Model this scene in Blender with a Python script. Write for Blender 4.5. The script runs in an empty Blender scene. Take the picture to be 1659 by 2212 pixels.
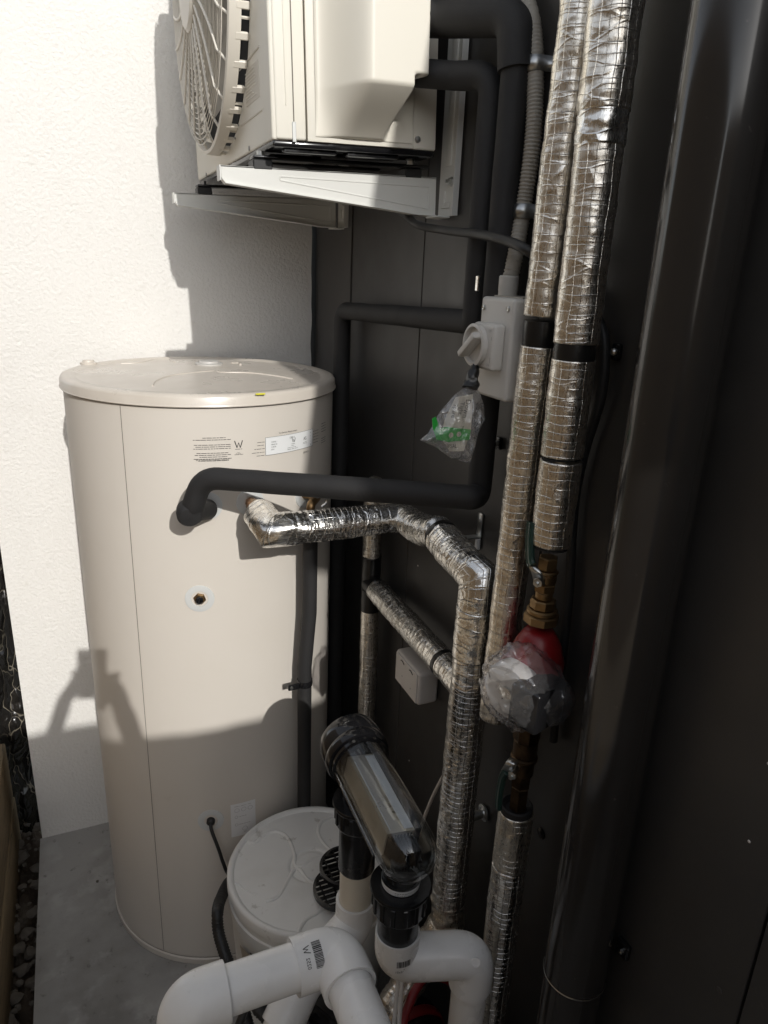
import bpy, bmesh, math, random
from mathutils import Vector, Matrix, noise
random.seed(7)
PI = math.pi
scene = bpy.context.scene
COL = scene.collection

# ------------------------------------------------------------------ camera, world, sun, exposure
cam_data = bpy.data.cameras.new('camera')
cam = bpy.data.objects.new('camera', cam_data)
COL.objects.link(cam)
R3 = Matrix(((0.9189679, 0.0918785, -0.3834794), (-0.3922785, 0.3121295, -0.8652704), (0.0401955, 0.9455863, 0.3228789)))
cam.matrix_world = Matrix.Translation((0, 0, 1.75)) @ R3.to_4x4()
cam_data.sensor_fit = 'VERTICAL'
cam_data.sensor_height = 36.0
cam_data.lens = 1533.0 / 2212.0 * 36.0
cam_data.clip_start = 0.01
cam_data.clip_end = 500
scene.camera = cam

SUN = Vector((0.02198, -0.87880, 0.47668)).normalized()
world = bpy.data.worlds.new('World')
scene.world = world
world.use_nodes = True
nt = world.node_tree
bg = nt.nodes['Background']
sky = nt.nodes.new('ShaderNodeTexSky')
sky.sky_type = 'NISHITA'
sky.sun_disc = False
sky.sun_elevation = math.asin(SUN.z)
sky.sun_rotation = math.atan2(SUN.x, SUN.y)
sky.altitude = 50
hs_ = nt.nodes.new('ShaderNodeHueSaturation')      # thin bright haze: a paler sky
hs_.inputs['Saturation'].default_value = 0.28
nt.links.new(sky.outputs[0], hs_.inputs['Color'])
nt.links.new(hs_.outputs[0], bg.inputs[0])
bg.inputs[1].default_value = 0.15
sl = bpy.data.lights.new('sun', 'SUN')
sl.energy = 2.12
sl.angle = math.radians(0.53)
sl.color = (1.0, 0.972, 0.925)
sun = bpy.data.objects.new('sun', sl)
sun.rotation_euler = SUN.to_track_quat('Z', 'Y').to_euler()
sun.location = SUN * 20
COL.objects.link(sun)
scene.view_settings.view_transform = 'Standard'
scene.view_settings.look = 'None'
scene.view_settings.exposure = 0.48
scene.view_settings.gamma = 1.0
scene.render.resolution_x = 768
scene.render.resolution_y = 1024
scene.cycles.max_bounces = 10
scene.cycles.transparent_max_bounces = 16
scene.cycles.diffuse_bounces = 5

# ------------------------------------------------------------------ materials
def nodes_of(name):
    m = bpy.data.materials.new(name)
    m.use_nodes = True
    n = m.node_tree
    return m, n, n.nodes['Principled BSDF']

def mixcol(n, fac, a, b):
    mx = n.nodes.new('ShaderNodeMix'); mx.data_type = 'RGBA'
    if hasattr(fac, 'is_output'): n.links.new(fac, mx.inputs[0])
    else: mx.inputs[0].default_value = fac
    for i, v in ((6, a), (7, b)):
        if hasattr(v, 'is_output'): n.links.new(v, mx.inputs[i])
        else: mx.inputs[i].default_value = (*v, 1)
    return mx.outputs[2]

def ramp(n, sock, lo, hi, a=0.0, b=1.0):
    r = n.nodes.new('ShaderNodeMapRange')
    r.inputs[1].default_value = lo; r.inputs[2].default_value = hi
    r.inputs[3].default_value = a; r.inputs[4].default_value = b
    n.links.new(sock, r.inputs[0])
    return r.outputs[0]

def noise_tex(n, scale, detail=4, rough=0.55, coord='Object', stretch=None):
    tc = n.nodes.new('ShaderNodeTexCoord')
    mp = n.nodes.new('ShaderNodeMapping')
    n.links.new(tc.outputs[coord], mp.inputs[0])
    if stretch: mp.inputs[3].default_value = stretch
    t = n.nodes.new('ShaderNodeTexNoise')
    t.inputs['Scale'].default_value = scale
    t.inputs['Detail'].default_value = detail
    t.inputs['Roughness'].default_value = rough
    n.links.new(mp.outputs[0], t.inputs[0])
    return t.outputs[0]

def math_n(n, op, a, b=None):
    m = n.nodes.new('ShaderNodeMath'); m.operation = op
    for i, v in ((0, a), (1, b)):
        if v is None: continue
        if hasattr(v, 'is_output'): n.links.new(v, m.inputs[i])
        else: m.inputs[i].default_value = v
    return m.outputs[0]

def bump(n, p, height, strength, dist):
    b = n.nodes.new('ShaderNodeBump')
    b.inputs['Strength'].default_value = strength
    b.inputs['Distance'].default_value = dist
    n.links.new(height, b.inputs['Height'])
    n.links.new(b.outputs[0], p.inputs['Normal'])

def mat(name, col, rough=0.5, metal=0.0, spots=None, nscale=0, nstr=0.0, ndist=0.001, rvar=0.0, spec=0.5, stretch=None, coat=0):
    """Principled surface; spots = (scale, lo, hi, colour, amount) soft patches of another colour."""
    m, n, p = nodes_of(name)
    p.inputs['Base Color'].default_value = (*col, 1)
    p.inputs['Roughness'].default_value = rough
    p.inputs['Metallic'].default_value = metal
    p.inputs['Specular IOR Level'].default_value = spec
    p.inputs['Coat Weight'].default_value = coat
    c = col
    for s in (spots or []):
        t = noise_tex(n, s[0], 6, 0.6, stretch=stretch)
        f = math_n(n, 'MULTIPLY', ramp(n, t, s[1], s[2]), s[4])
        c = mixcol(n, f, c, s[3])
    if spots: n.links.new(c, p.inputs['Base Color'])
    if rvar:
        t = noise_tex(n, 9, 5)
        n.links.new(ramp(n, t, 0.3, 0.7, max(0.02, rough - rvar), rough + rvar), p.inputs['Roughness'])
    if nscale:
        bump(n, p, noise_tex(n, nscale, 5), nstr, ndist)
    return m

M_ = {}
M_['white_wall'] = mat('white_render', (0.75, 0.735, 0.705), 0.85, nscale=110, nstr=0.9, ndist=0.0038, spots=[(1.6, .45, .8, (0.68, 0.665, 0.64), .6), (30, .60, .72, (0.64, 0.62, 0.58), .45), (7, .60, .75, (0.66, 0.64, 0.60), .4)])
M_['cladding'] = mat('charcoal_cladding', (0.047, 0.0445, 0.0425), 0.42, nscale=240, nstr=0.18, ndist=0.0006, rvar=.07, spots=[(2.2, .42, .70, (0.036, 0.033, 0.0295), .9), (7, .60, .75, (0.066, 0.061, 0.055), .5), (60, .68, .76, (0.13, 0.12, 0.11), .45)])
M_['flashing'] = mat('charcoal_flashing', (0.052, 0.048, 0.045), 0.45, nscale=120, nstr=0.12, ndist=0.0005, spots=[(5, .5, .8, (0.095, 0.09, 0.085), .6), (90, .72, .78, (0.3, 0.3, 0.29), .5)])
M_['downpipe'] = mat('charcoal_painted_pipe', (0.026, 0.024, 0.022), 0.13, rvar=.04, nscale=7, nstr=0.03, ndist=0.001, spots=[(4, .5, .75, (0.032, 0.030, 0.029), .8), (70, .68, .76, (0.11, 0.10, 0.09), .5)])
M_['void'] = mat('dark_void', (0.012, 0.012, 0.012), 0.9)
M_['concrete'] = mat('concrete_slab', (0.34, 0.33, 0.31), 0.8, nscale=90, nstr=.3, ndist=.001, spots=[(2.5, .42, .62, (0.20, 0.19, 0.175), .85), (9, .52, .68, (0.43, 0.42, 0.40), .7), (40, .62, .70, (0.13, 0.125, 0.11), .6)])
M_['tank'] = mat('tank_beige_enamel', (0.65, 0.605, 0.545), 0.40, nscale=5, nstr=.35, ndist=.004, rvar=.05, spots=[(3.5, .5, .8, (0.61, 0.56, 0.49), .5), (14, .68, .76, (0.55, 0.50, 0.43), .35)])
M_['tank_lid'] = mat('tank_lid_plastic', (0.60, 0.55, 0.485), 0.33, nscale=50, nstr=.08, ndist=.0006, rvar=.10, spots=[(6, .48, .75, (0.50, 0.45, 0.385), .7), (22, .62, .72, (0.66, 0.62, 0.56), .35)])
M_['seam'] = mat('dark_seam', (0.13, 0.11, 0.09), 0.7)
M_['ivory'] = mat('ivory_powder_coat', (0.78, 0.75, 0.665), 0.42, nscale=300, nstr=.08, ndist=.0004, spots=[(4, .5, .8, (0.75, 0.715, 0.63), .5), (50, .72, .78, (0.55, 0.51, 0.43), .3)])
M_['ivory_plastic'] = mat('ivory_moulded_plastic', (0.78, 0.745, 0.655), 0.38, nscale=40, nstr=.03, ndist=.0005, spots=[(3, .45, .8, (0.75, 0.71, 0.62), .6)])
M_['fan_white'] = mat('fan_guard_plastic', (0.72, 0.68, 0.60), 0.40)
M_['bracket'] = mat('bracket_white_steel', (0.70, 0.70, 0.665), 0.36, nscale=60, nstr=.04, ndist=.0005, spots=[(7, .5, .8, (0.64, 0.64, 0.60), .6), (70, .7, .76, (0.45, 0.43, 0.38), .5)])
M_['black_gloss'] = mat('black_glossy_steel', (0.010, 0.010, 0.011), 0.12, rvar=.05)
M_['black_plastic'] = mat('black_plastic', (0.010, 0.010, 0.011), 0.24, rvar=.06, nscale=30, nstr=.03, ndist=.0005)
M_['black_rubber'] = mat('black_rubber', (0.018, 0.018, 0.018), 0.5, nscale=120, nstr=.1, ndist=.0005)
M_['foam'] = mat('black_foam_lagging', (0.0165, 0.016, 0.0165), 0.72, nscale=420, nstr=.5, ndist=.0008, spots=[(14, .5, .75, (0.028, 0.027, 0.026), .7)])
M_['grey_conduit'] = mat('grey_conduit_plastic', (0.34, 0.315, 0.27), 0.5, nscale=80, nstr=.08, ndist=.0005)
M_['grey_box'] = mat('pale_grey_plastic', (0.52, 0.505, 0.475), 0.42, nscale=200, nstr=.05, ndist=.0004, spots=[(9, .55, .8, (0.45, 0.43, 0.40), .6)])
M_['white_plastic'] = mat('white_plastic', (0.66, 0.62, 0.58), 0.45, nscale=120, nstr=.06, ndist=.0004, spots=[(12, .5, .75, (0.58, 0.52, 0.47), .7)])
M_['pvc'] = mat('white_pvc', (0.85, 0.845, 0.83), 0.27, rvar=.08, nscale=35, nstr=.05, ndist=.0006, spots=[(7, .5, .8, (0.70, 0.68, 0.63), .6), (60, .70, .76, (0.5, 0.46, 0.38), .45)])
M_['pvc_cream'] = mat('cream_pvc', (0.70, 0.64, 0.53), 0.32, rvar=.06, nscale=35, nstr=.05, ndist=.0006)
M_['bucket'] = mat('bucket_white_plastic', (0.80, 0.79, 0.755), 0.42, nscale=30, nstr=.10, ndist=.001, spots=[(5, .5, .75, (0.62, 0.60, 0.55), .6), (26, .64, .70, (0.42, 0.39, 0.34), .55)])
M_['bucket_label'] = mat('bucket_label_print', (0.56, 0.53, 0.45), 0.4, spots=[(9, .5, .6, (0.36, 0.30, 0.22), .7)])
M_['zinc'] = mat('zinc_plated_steel', (0.55, 0.56, 0.55), 0.32, metal=1, rvar=.1, nscale=60, nstr=.1, ndist=.0004)
M_['brass'] = mat('dull_brass', (0.30, 0.20, 0.10), 0.46, metal=1, rvar=.1, nscale=70, nstr=.15, ndist=.0006, spots=[(30, .45, .7, (0.20, 0.12, 0.06), .8)])
M_['brass_dark'] = mat('grimy_brass', (0.13, 0.085, 0.05), 0.5, metal=1, rvar=.1, nscale=70, nstr=.3, ndist=.001, spots=[(30, .45, .65, (0.04, 0.03, 0.022), .9)])
M_['copper'] = mat('tarnished_copper', (0.50, 0.29, 0.17), 0.42, metal=1, rvar=.1, spots=[(40, .45, .65, (0.30, 0.26, 0.18), .9)])
M_['green_grip'] = mat('green_vinyl_grip', (0.014, 0.038, 0.030), 0.32)
M_['red_paint'] = mat('red_pump_paint', (0.20, 0.008, 0.010), 0.35, nscale=90, nstr=.15, ndist=.0006)
M_['red_hose'] = mat('red_rubber_hose', (0.20, 0.010, 0.012), 0.45)
M_['pump_grey'] = mat('pump_faceplate', (0.50, 0.49, 0.46), 0.35)
M_['tape'] = mat('black_vinyl_tape', (0.010, 0.010, 0.010), 0.28, nscale=40, nstr=.25, ndist=.0012)
M_['rosette'] = mat('translucent_grey_washer', (0.60, 0.61, 0.60), 0.30)
M_['print'] = mat('printed_black_ink', (0.03, 0.028, 0.026), 0.5)
M_['print_grey'] = mat('printed_grey_ink', (0.30, 0.29, 0.28), 0.5)
M_['emboss'] = mat('embossed_ivory', (0.66, 0.62, 0.54), 0.5)
M_['sticker'] = mat('white_sticker', (0.78, 0.79, 0.79), 0.35)
M_['sticker_dull'] = mat('dull_white_sticker', (0.80, 0.80, 0.80), 0.4)
M_['yellow'] = mat('yellow_marker', (0.75, 0.70, 0.05), 0.5)
M_['paper'] = mat('cream_paper', (0.62, 0.57, 0.47), 0.7)
M_['green_print'] = mat('green_printed_band', (0.03, 0.42, 0.06), 0.35)
M_['timber'] = mat('weathered_timber', (0.25, 0.19, 0.11), 0.75, nscale=12, nstr=.6, ndist=.004, stretch=(6, .5, 6), spots=[(6, .42, .7, (0.16, 0.115, 0.065), .8), (20, .60, .66, (0.06, 0.045, 0.03), .9)])
M_['fence'] = mat('fence_timber', (0.42, 0.31, 0.20), 0.8, nscale=20, nstr=.4, ndist=.002, stretch=(8, 8, .6), spots=[(5, .45, .7, (0.22, 0.15, 0.09), .7)])
M_['soil'] = mat('damp_soil', (0.075, 0.055, 0.038), 0.9, nscale=60, nstr=1, ndist=.01, spots=[(14, .5, .65, (0.16, 0.14, 0.11), .7)])
M_['stone'] = mat('rough_stone', (0.13, 0.115, 0.095), 0.8, nscale=60, nstr=.8, ndist=.004, spots=[(20, .5, .7, (0.10, 0.08, 0.06), .8)])
M_['ground'] = mat('bare_earth', (0.16, 0.135, 0.10), 0.95, nscale=8, nstr=.6, ndist=.03, spots=[(.7, .4, .7, (0.10, 0.11, 0.05), .8)])
M_['bounce_earth'] = mat('pale_bounce_earth', (0.40, 0.33, 0.24), 0.95, nscale=8, nstr=.6, ndist=.03, spots=[(2, .4, .7, (0.30, 0.24, 0.17), .8)])  # made pale so the unseen ground bounces light onto the pipes
M_['skin'] = mat('skin', (0.52, 0.33, 0.25), 0.5)
M_['shirt'] = mat('navy_cloth', (0.03, 0.04, 0.07), 0.9)
M_['hair'] = mat('dark_hair', (0.02, 0.015, 0.012), 0.6)

def film_mat(name, tint, gloss=0.10, base_t=0.88, rough=0.08, bscale=40, bstr=.6, bdist=.004, white=0.0):
    """thin clear plastic: a see-through layer, a fresnel gloss and a little haze"""
    m = bpy.data.materials.new(name); m.use_nodes = True
    n = m.node_tree; n.nodes.clear()
    out = n.nodes.new('ShaderNodeOutputMaterial')
    tr = n.nodes.new('ShaderNodeBsdfTransparent'); tr.inputs[0].default_value = (*tint, 1)
    gl = n.nodes.new('ShaderNodeBsdfGlossy'); gl.inputs['Roughness'].default_value = rough
    df = n.nodes.new('ShaderNodeBsdfDiffuse'); df.inputs[0].default_value = (.75, .75, .76, 1)
    bp = n.nodes.new('ShaderNodeBump'); bp.inputs['Strength'].default_value = bstr; bp.inputs['Distance'].default_value = bdist
    tc = n.nodes.new('ShaderNodeTexCoord')
    v = n.nodes.new('ShaderNodeTexVoronoi'); v.feature = 'DISTANCE_TO_EDGE'; v.inputs['Scale'].default_value = bscale
    nz = n.nodes.new('ShaderNodeTexNoise'); nz.inputs['Scale'].default_value = bscale * .6; nz.inputs['Detail'].default_value = 4
    n.links.new(tc.outputs['Object'], nz.inputs[0]); 
    ad = n.nodes.new('ShaderNodeVectorMath'); ad.operation = 'MULTIPLY_ADD'
    n.links.new(nz.outputs[1], ad.inputs[0]); ad.inputs[1].default_value = (.05, .05, .05); n.links.new(tc.outputs['Object'], ad.inputs[2])
    n.links.new(ad.outputs[0], v.inputs[0])
    h = math_n(n, 'ADD', math_n(n, 'MULTIPLY', v.outputs[0], 1.5), nz.outputs[0])
    n.links.new(h, bp.inputs['Height'])
    n.links.new(bp.outputs[0], gl.inputs['Normal'])
    lw = n.nodes.new('ShaderNodeLayerWeight'); lw.inputs[0].default_value = .5
    n.links.new(bp.outputs[0], lw.inputs['Normal'])
    f = math_n(n, 'MINIMUM', math_n(n, 'ADD', math_n(n, 'MULTIPLY', math_n(n, 'POWER', lw.outputs['Facing'], 3.0), .8), gloss), 0.9)
    m1 = n.nodes.new('ShaderNodeMixShader'); m1.inputs[0].default_value = white
    n.links.new(tr.outputs[0], m1.inputs[1]); n.links.new(df.outputs[0], m1.inputs[2])
    m2 = n.nodes.new('ShaderNodeMixShader'); n.links.new(f, m2.inputs[0])
    n.links.new(m1.outputs[0], m2.inputs[1]); n.links.new(gl.outputs[0], m2.inputs[2])
    n.links.new(m2.outputs[0], out.inputs[0])
    return m
M_['clear'] = film_mat('clear_polycarbonate', (0.91, 0.93, 0.945), 0.06, rough=0.02, bscale=3, bstr=.03, bdist=.002)
M_['film'] = film_mat('clear_plastic_bag', (0.95, 0.95, 0.95), 0.13, rough=0.13, bscale=30, bstr=1.0, bdist=.005, white=0.12)
M_['wrap'] = film_mat('clear_wrap_film', (0.94, 0.93, 0.94), 0.10, rough=0.15, bscale=13, bstr=1.0, bdist=.012, white=0.05)

def foil_mat(name, grid=1.0, col=(0.84, 0.80, 0.73), rough=0.33, crumple=1.0):
    m, n, p = nodes_of(name)
    p.inputs['Base Color'].default_value = (*col, 1)
    p.inputs['Metallic'].default_value = 1
    uv = n.nodes.new('ShaderNodeUVMap'); uv.uv_map = 'UVMap'
    wn = n.nodes.new('ShaderNodeTexNoise'); wn.inputs['Scale'].default_value = 26; wn.inputs['Detail'].default_value = 3
    n.links.new(uv.outputs[0], wn.inputs[0])
    wv = n.nodes.new('ShaderNodeVectorMath'); wv.operation = 'MULTIPLY_ADD'
    n.links.new(wn.outputs[1], wv.inputs[0]); wv.inputs[1].default_value = (0.007, 0.011, 0)
    n.links.new(uv.outputs[0], wv.inputs[2])
    sp = n.nodes.new('ShaderNodeSeparateXYZ'); n.links.new(wv.outputs[0], sp.inputs[0])
    def ridge(sock, step, width):
        fr = math_n(n, 'FRACT', math_n(n, 'DIVIDE', sock, step))
        d = math_n(n, 'ABSOLUTE', math_n(n, 'SUBTRACT', fr, 0.5))
        return ramp(n, d, 0.0, width, 1.0, 0.0)
    rv = ridge(sp.outputs[1], 0.0115, 0.055)
    ru = ridge(sp.outputs[0], 0.0110, 0.05)
    # irregular ring creases and small crumples
    mp = n.nodes.new('ShaderNodeMapping'); mp.inputs[3].default_value = (14, 52, 1)
    n.links.new(wv.outputs[0], mp.inputs[0])
    vo = n.nodes.new('ShaderNodeTexVoronoi'); vo.feature = 'DISTANCE_TO_EDGE'; vo.inputs['Scale'].default_value = 1.0
    n.links.new(mp.outputs[0], vo.inputs[0])
    cr = ramp(n, vo.outputs[0], 0.0, 0.06, 1.0, 0.0)
    mp2 = n.nodes.new('ShaderNodeMapping'); mp2.inputs[3].default_value = (60, 75, 1); mp2.inputs[2].default_value = (0, 0, .7)
    n.links.new(wv.outputs[0], mp2.inputs[0])
    v2 = n.nodes.new('ShaderNodeTexVoronoi'); v2.feature = 'DISTANCE_TO_EDGE'; v2.inputs['Scale'].default_value = 1.0
    n.links.new(mp2.outputs[0], v2.inputs[0])
    c2 = ramp(n, v2.outputs[0], 0.0, 0.25, 0.5, 0.0)
    gr = n.nodes.new('ShaderNodeTexNoise'); gr.inputs['Scale'].default_value = 420; gr.inputs['Detail'].default_value = 3
    mg = n.nodes.new('ShaderNodeMapping'); mg.inputs[3].default_value = (1, .22, 1)
    n.links.new(uv.outputs[0], mg.inputs[0]); n.links.new(mg.outputs[0], gr.inputs[0])
    lo = n.nodes.new('ShaderNodeTexNoise'); lo.inputs['Scale'].default_value = 30; lo.inputs['Detail'].default_value = 3
    n.links.new(uv.outputs[0], lo.inputs[0])
    var = n.nodes.new('ShaderNodeTexNoise'); var.inputs['Scale'].default_value = 17; var.inputs['Detail'].default_value = 2; n.links.new(uv.outputs[0], var.inputs[0])
    vr = ramp(n, var.outputs[0], .38, .62, 0.15, 1.3)
    rv = math_n(n, 'MULTIPLY', rv, vr); cr = math_n(n, 'MULTIPLY', cr, ramp(n, var.outputs[0], .62, .40, 0.2, 1.5))
    h = math_n(n, 'ADD', math_n(n, 'MULTIPLY', rv, 0.7 * grid), math_n(n, 'MULTIPLY', ru, 0.5 * grid))
    h = math_n(n, 'ADD', h, math_n(n, 'MULTIPLY', cr, 0.55 * crumple))
    h = math_n(n, 'ADD', h, math_n(n, 'MULTIPLY', c2, 0.7 * crumple))
    h = math_n(n, 'ADD', h, math_n(n, 'MULTIPLY', gr.outputs[0], 0.28))
    h = math_n(n, 'ADD', h, math_n(n, 'MULTIPLY', lo.outputs[0], 2.0 * crumple))
    bump(n, p, h, 0.75, 0.0011)
    n.links.new(ramp(n, gr.outputs[0], .3, .7, rough - .07, rough + .08), p.inputs['Roughness'])
    dirt = ramp(n, lo.outputs[0], .45, .7, 0, .45)
    n.links.new(mixcol(n, dirt, col, (col[0] * .78, col[1] * .72, col[2] * .62)), p.inputs['Base Color'])
    return m
M_['foil'] = foil_mat('reinforced_foil_lagging', grid=1.0, crumple=.55, rough=.30)
M_['foil_tape'] = foil_mat('smooth_foil_tape', grid=0.0, col=(0.88, 0.87, 0.84), rough=0.25, crumple=1.0)
M_['foil_bright'] = foil_mat('bright_crinkled_foil', grid=0.8, col=(0.88, 0.87, 0.84), rough=0.22, crumple=1.3)

M_['foil_ringed'] = foil_mat('ringed_foil_lagging', grid=1.8, col=(0.90, 0.88, 0.84), rough=0.21, crumple=.6)

def sheet_mat():
    m, n, p = nodes_of('black_plastic_sheeting')
    p.inputs['Base Color'].default_value = (0.012, 0.011, 0.010, 1)
    p.inputs['Roughness'].default_value = 0.22
    v = n.nodes.new('ShaderNodeTexVoronoi'); v.feature = 'DISTANCE_TO_EDGE'; v.inputs['Scale'].default_value = 1
    tc = n.nodes.new('ShaderNodeTexCoord'); mp = n.nodes.new('ShaderNodeMapping'); mp.inputs[3].default_value = (24, 24, 4)
    n.links.new(tc.outputs['Object'], mp.inputs[0])
    nz = n.nodes.new('ShaderNodeTexNoise'); nz.inputs['Scale'].default_value = 12
    n.links.new(tc.outputs['Object'], nz.inputs[0])
    ad = n.nodes.new('ShaderNodeVectorMath'); ad.operation = 'MULTIPLY_ADD'; ad.inputs[1].default_value = (2, 2, 2)
    n.links.new(nz.outputs[1], ad.inputs[0]); n.links.new(mp.outputs[0], ad.inputs[2]); n.links.new(ad.outputs[0], v.inputs[0])
    glint = math_n(n, 'MULTIPLY', ramp(n, v.outputs[0], 0, .035, 1, 0), ramp(n, nz.outputs[0], .42, .62, 0, .8))
    n.links.new(mixcol(n, glint, (0.012, 0.011, 0.010), (0.34, 0.30, 0.23)), p.inputs['Base Color'])  # light glancing off the creases is painted in as pale streaks
    bump(n, p, math_n(n, 'ADD', math_n(n, 'MULTIPLY', nz.outputs[0], 2.0), math_n(n, 'MULTIPLY', v.outputs[0], 2.0)), 1, .008)
    return m
M_['sheet'] = sheet_mat()

# ------------------------------------------------------------------ helpers
class B:
    """collects verts / faces (with optional uv) and links them as ONE mesh object"""
    def __init__(s): s.v = []; s.f = []; s.uv = []; s.mi = []
    def add(s, vs, fs, uvs=None):
        o = len(s.v); s.v += [tuple(q) for q in vs]
        for i, f in enumerate(fs):
            s.f.append([o + k for k in f])
            s.uv.append(uvs[i] if uvs else [(s.v[o + k][0], s.v[o + k][2]) for k in f])
        return s
    def box(s, lo, hi, rot=None, piv=None):
        x0, y0, z0 = lo; x1, y1, z1 = hi
        vs = [Vector(q) for q in ((x0,y0,z0),(x1,y0,z0),(x1,y1,z0),(x0,y1,z0),(x0,y0,z1),(x1,y0,z1),(x1,y1,z1),(x0,y1,z1))]
        if rot is not None:
            pv = Vector(piv) if piv else (Vector(lo) + Vector(hi)) / 2
            vs = [rot @ (q - pv) + pv for q in vs]
        return s.add(vs, [(0,3,2,1),(4,5,6,7),(0,1,5,4),(1,2,6,5),(2,3,7,6),(3,0,4,7)])
    def rbox(s, lo, hi, r, seg=3, rot=None, piv=None):
        bm = bmesh.new()
        bmesh.ops.create_cube(bm, size=1)
        lo = Vector(lo); hi = Vector(hi); c = (lo + hi) / 2; d = hi - lo
        for q in bm.verts: q.co = Vector((q.co.x * d.x, q.co.y * d.y, q.co.z * d.z)) + c
        bmesh.ops.bevel(bm, geom=bm.edges[:], offset=r, segments=seg, profile=.5, affect='EDGES')
        if rot is not None:
            pv = Vector(piv) if piv else c
            for q in bm.verts: q.co = rot @ (q.co - pv) + pv
        bm.verts.index_update()
        s.add([q.co for q in bm.verts], [[q.index for q in f.verts] for f in bm.faces]); bm.free()
        return s
    def tube(s, pts, r, seg=24, caps=True, rf=None, a0=0.0, mitre=False):
        pts = [Vector(p) for p in pts]
        n = len(pts); T = []
        for i in range(n):
            a = pts[max(0, i - 1)]; b = pts[min(n - 1, i + 1)]
            T.append((b - a).normalized())
        up = Vector((0, 0, 1)) if abs(T[0].z) < .9 else Vector((0, 1, 0))
        N = (up - T[0] * up.dot(T[0])).normalized()
        vs = []; L = 0; Ls = []
        for i in range(n):
            if i:
                L += (pts[i] - pts[i-1]).length
                q = T[i-1].rotation_difference(T[i]); N = q @ N
                N = (N - T[i] * N.dot(T[i])).normalized()
            Ls.append(L); Bn = T[i].cross(N)
            for k in range(seg):
                a = a0 + 2 * PI * k / seg
                rr = r if rf is None else rf(L, a, i)
                of = (N * math.cos(a) + Bn * math.sin(a)) * rr
                if mitre and 0 < i < n - 1:
                    di = (pts[i] - pts[i-1]).normalized(); do = (pts[i+1] - pts[i]).normalized(); an = di.angle(do, 0)
                    if an > .3:
                        dh = (do - di).normalized(); of += dh * of.dot(dh) * (1 / math.cos(an / 2) - 1)
                vs.append(pts[i] + of)
        fs = []; uv = []
        circ = 2 * PI * (r if rf is None else rf(0, 0, 0))
        for i in range(n - 1):
            for k in range(seg):
                k2 = (k + 1) % seg
                fs.append((i*seg+k, i*seg+k2, (i+1)*seg+k2, (i+1)*seg+k))
                u0 = circ * k / seg; u1 = circ * (k + 1) / seg
                uv.append([(u0, Ls[i]), (u1, Ls[i]), (u1, Ls[i+1]), (u0, Ls[i+1])])
        if caps:
            fs.append(tuple(range(seg - 1, -1, -1))); uv.append([(0.01*math.cos(k), 0.01*math.sin(k)) for k in range(seg)])
            fs.append(tuple((n-1)*seg + k for k in range(seg))); uv.append([(0.01*math.cos(k), 0.01*math.sin(k)) for k in range(seg)])
        return s.add(vs, fs, uv)
    def lathe(s, prof, org, ax=(0, 0, 1), seg=32, a0=0.0, caps=True):
        """prof = [(radius, height)] turned round the axis through org"""
        org = Vector(org); ax = Vector(ax).normalized()
        up = Vector((0, 0, 1)) if abs(ax.z) < .9 else Vector((0, 1, 0))
        N = (up - ax * up.dot(ax)).normalized(); Bn = ax.cross(N)
        vs = []; fs = []; uv = []; L = 0
        for i, (r, h) in enumerate(prof):
            for k in range(seg):
                a = a0 + 2 * PI * k / seg
                vs.append(org + ax * h + (N * math.cos(a) + Bn * math.sin(a)) * r)
        R0 = max(p[0] for p in prof)
        for i in range(len(prof) - 1):
            dl = math.dist(prof[i], prof[i+1])
            for k in range(seg):
                k2 = (k + 1) % seg
                fs.append((i*seg+k, i*seg+k2, (i+1)*seg+k2, (i+1)*seg+k))
                u0 = 2*PI*R0*k/seg; u1 = 2*PI*R0*(k+1)/seg
                uv.append([(u0, L), (u1, L), (u1, L+dl), (u0, L+dl)])
            L += dl
        if caps:
            fs.append(tuple(range(seg-1, -1, -1))); uv.append([(0, 0)]*seg)
            fs.append(tuple((len(prof)-1)*seg + k for k in range(seg))); uv.append([(0, 0)]*seg)
        return s.add(vs, fs, uv)
    def prism(s, poly, e):
        """poly = planar 3D outline, extruded by vector e"""
        e = Vector(e); n = len(poly); P = [Vector(p) for p in poly]
        vs = P + [p + e for p in P]
        fs = [tuple(range(n)), tuple(range(2*n-1, n-1, -1))] + [(i, (i+1) % n + 0, (i+1) % n + n, i + n)[::-1] for i in range(n)]
        return s.add(vs, fs)
    def grid(s, fn, nu, nv, uvs=(1, 1)):
        vs = [fn(i / (nu-1), j / (nv-1)) for j in range(nv) for i in range(nu)]
        fs = []; uv = []
        for j in range(nv-1):
            for i in range(nu-1):
                fs.append((j*nu+i, j*nu+i+1, (j+1)*nu+i+1, (j+1)*nu+i))
                a, b, c, d = i/(nu-1)*uvs[0], (i+1)/(nu-1)*uvs[0], j/(nv-1)*uvs[1], (j+1)/(nv-1)*uvs[1]
                uv.append([(a, c), (b, c), (b, d), (a, d)])
        return s.add(vs, fs, uv)
    def link(s, name, m, parent=None, smooth=True, angle=35, fix=True):
        if parent is None:
            org = Vector((sum(q[0] for q in s.v)/len(s.v), sum(q[1] for q in s.v)/len(s.v), min(q[2] for q in s.v)))
        else:
            org = parent['_o'] if '_o' in parent else (0, 0, 0)
            org = Vector(org)
        me = bpy.data.meshes.new(name)
        me.from_pydata([(q[0]-org[0], q[1]-org[1], q[2]-org[2]) for q in s.v], [], s.f)
        ul = me.uv_layers.new(name='UVMap'); i = 0
        flat = []
        for f in s.uv:
            for q in f: flat += [q[0], q[1]]
        ul.data.foreach_set('uv', flat)
        if fix:
            bm = bmesh.new(); bm.from_mesh(me); bmesh.ops.recalc_face_normals(bm, faces=bm.faces); bm.to_mesh(me); bm.free()
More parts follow.
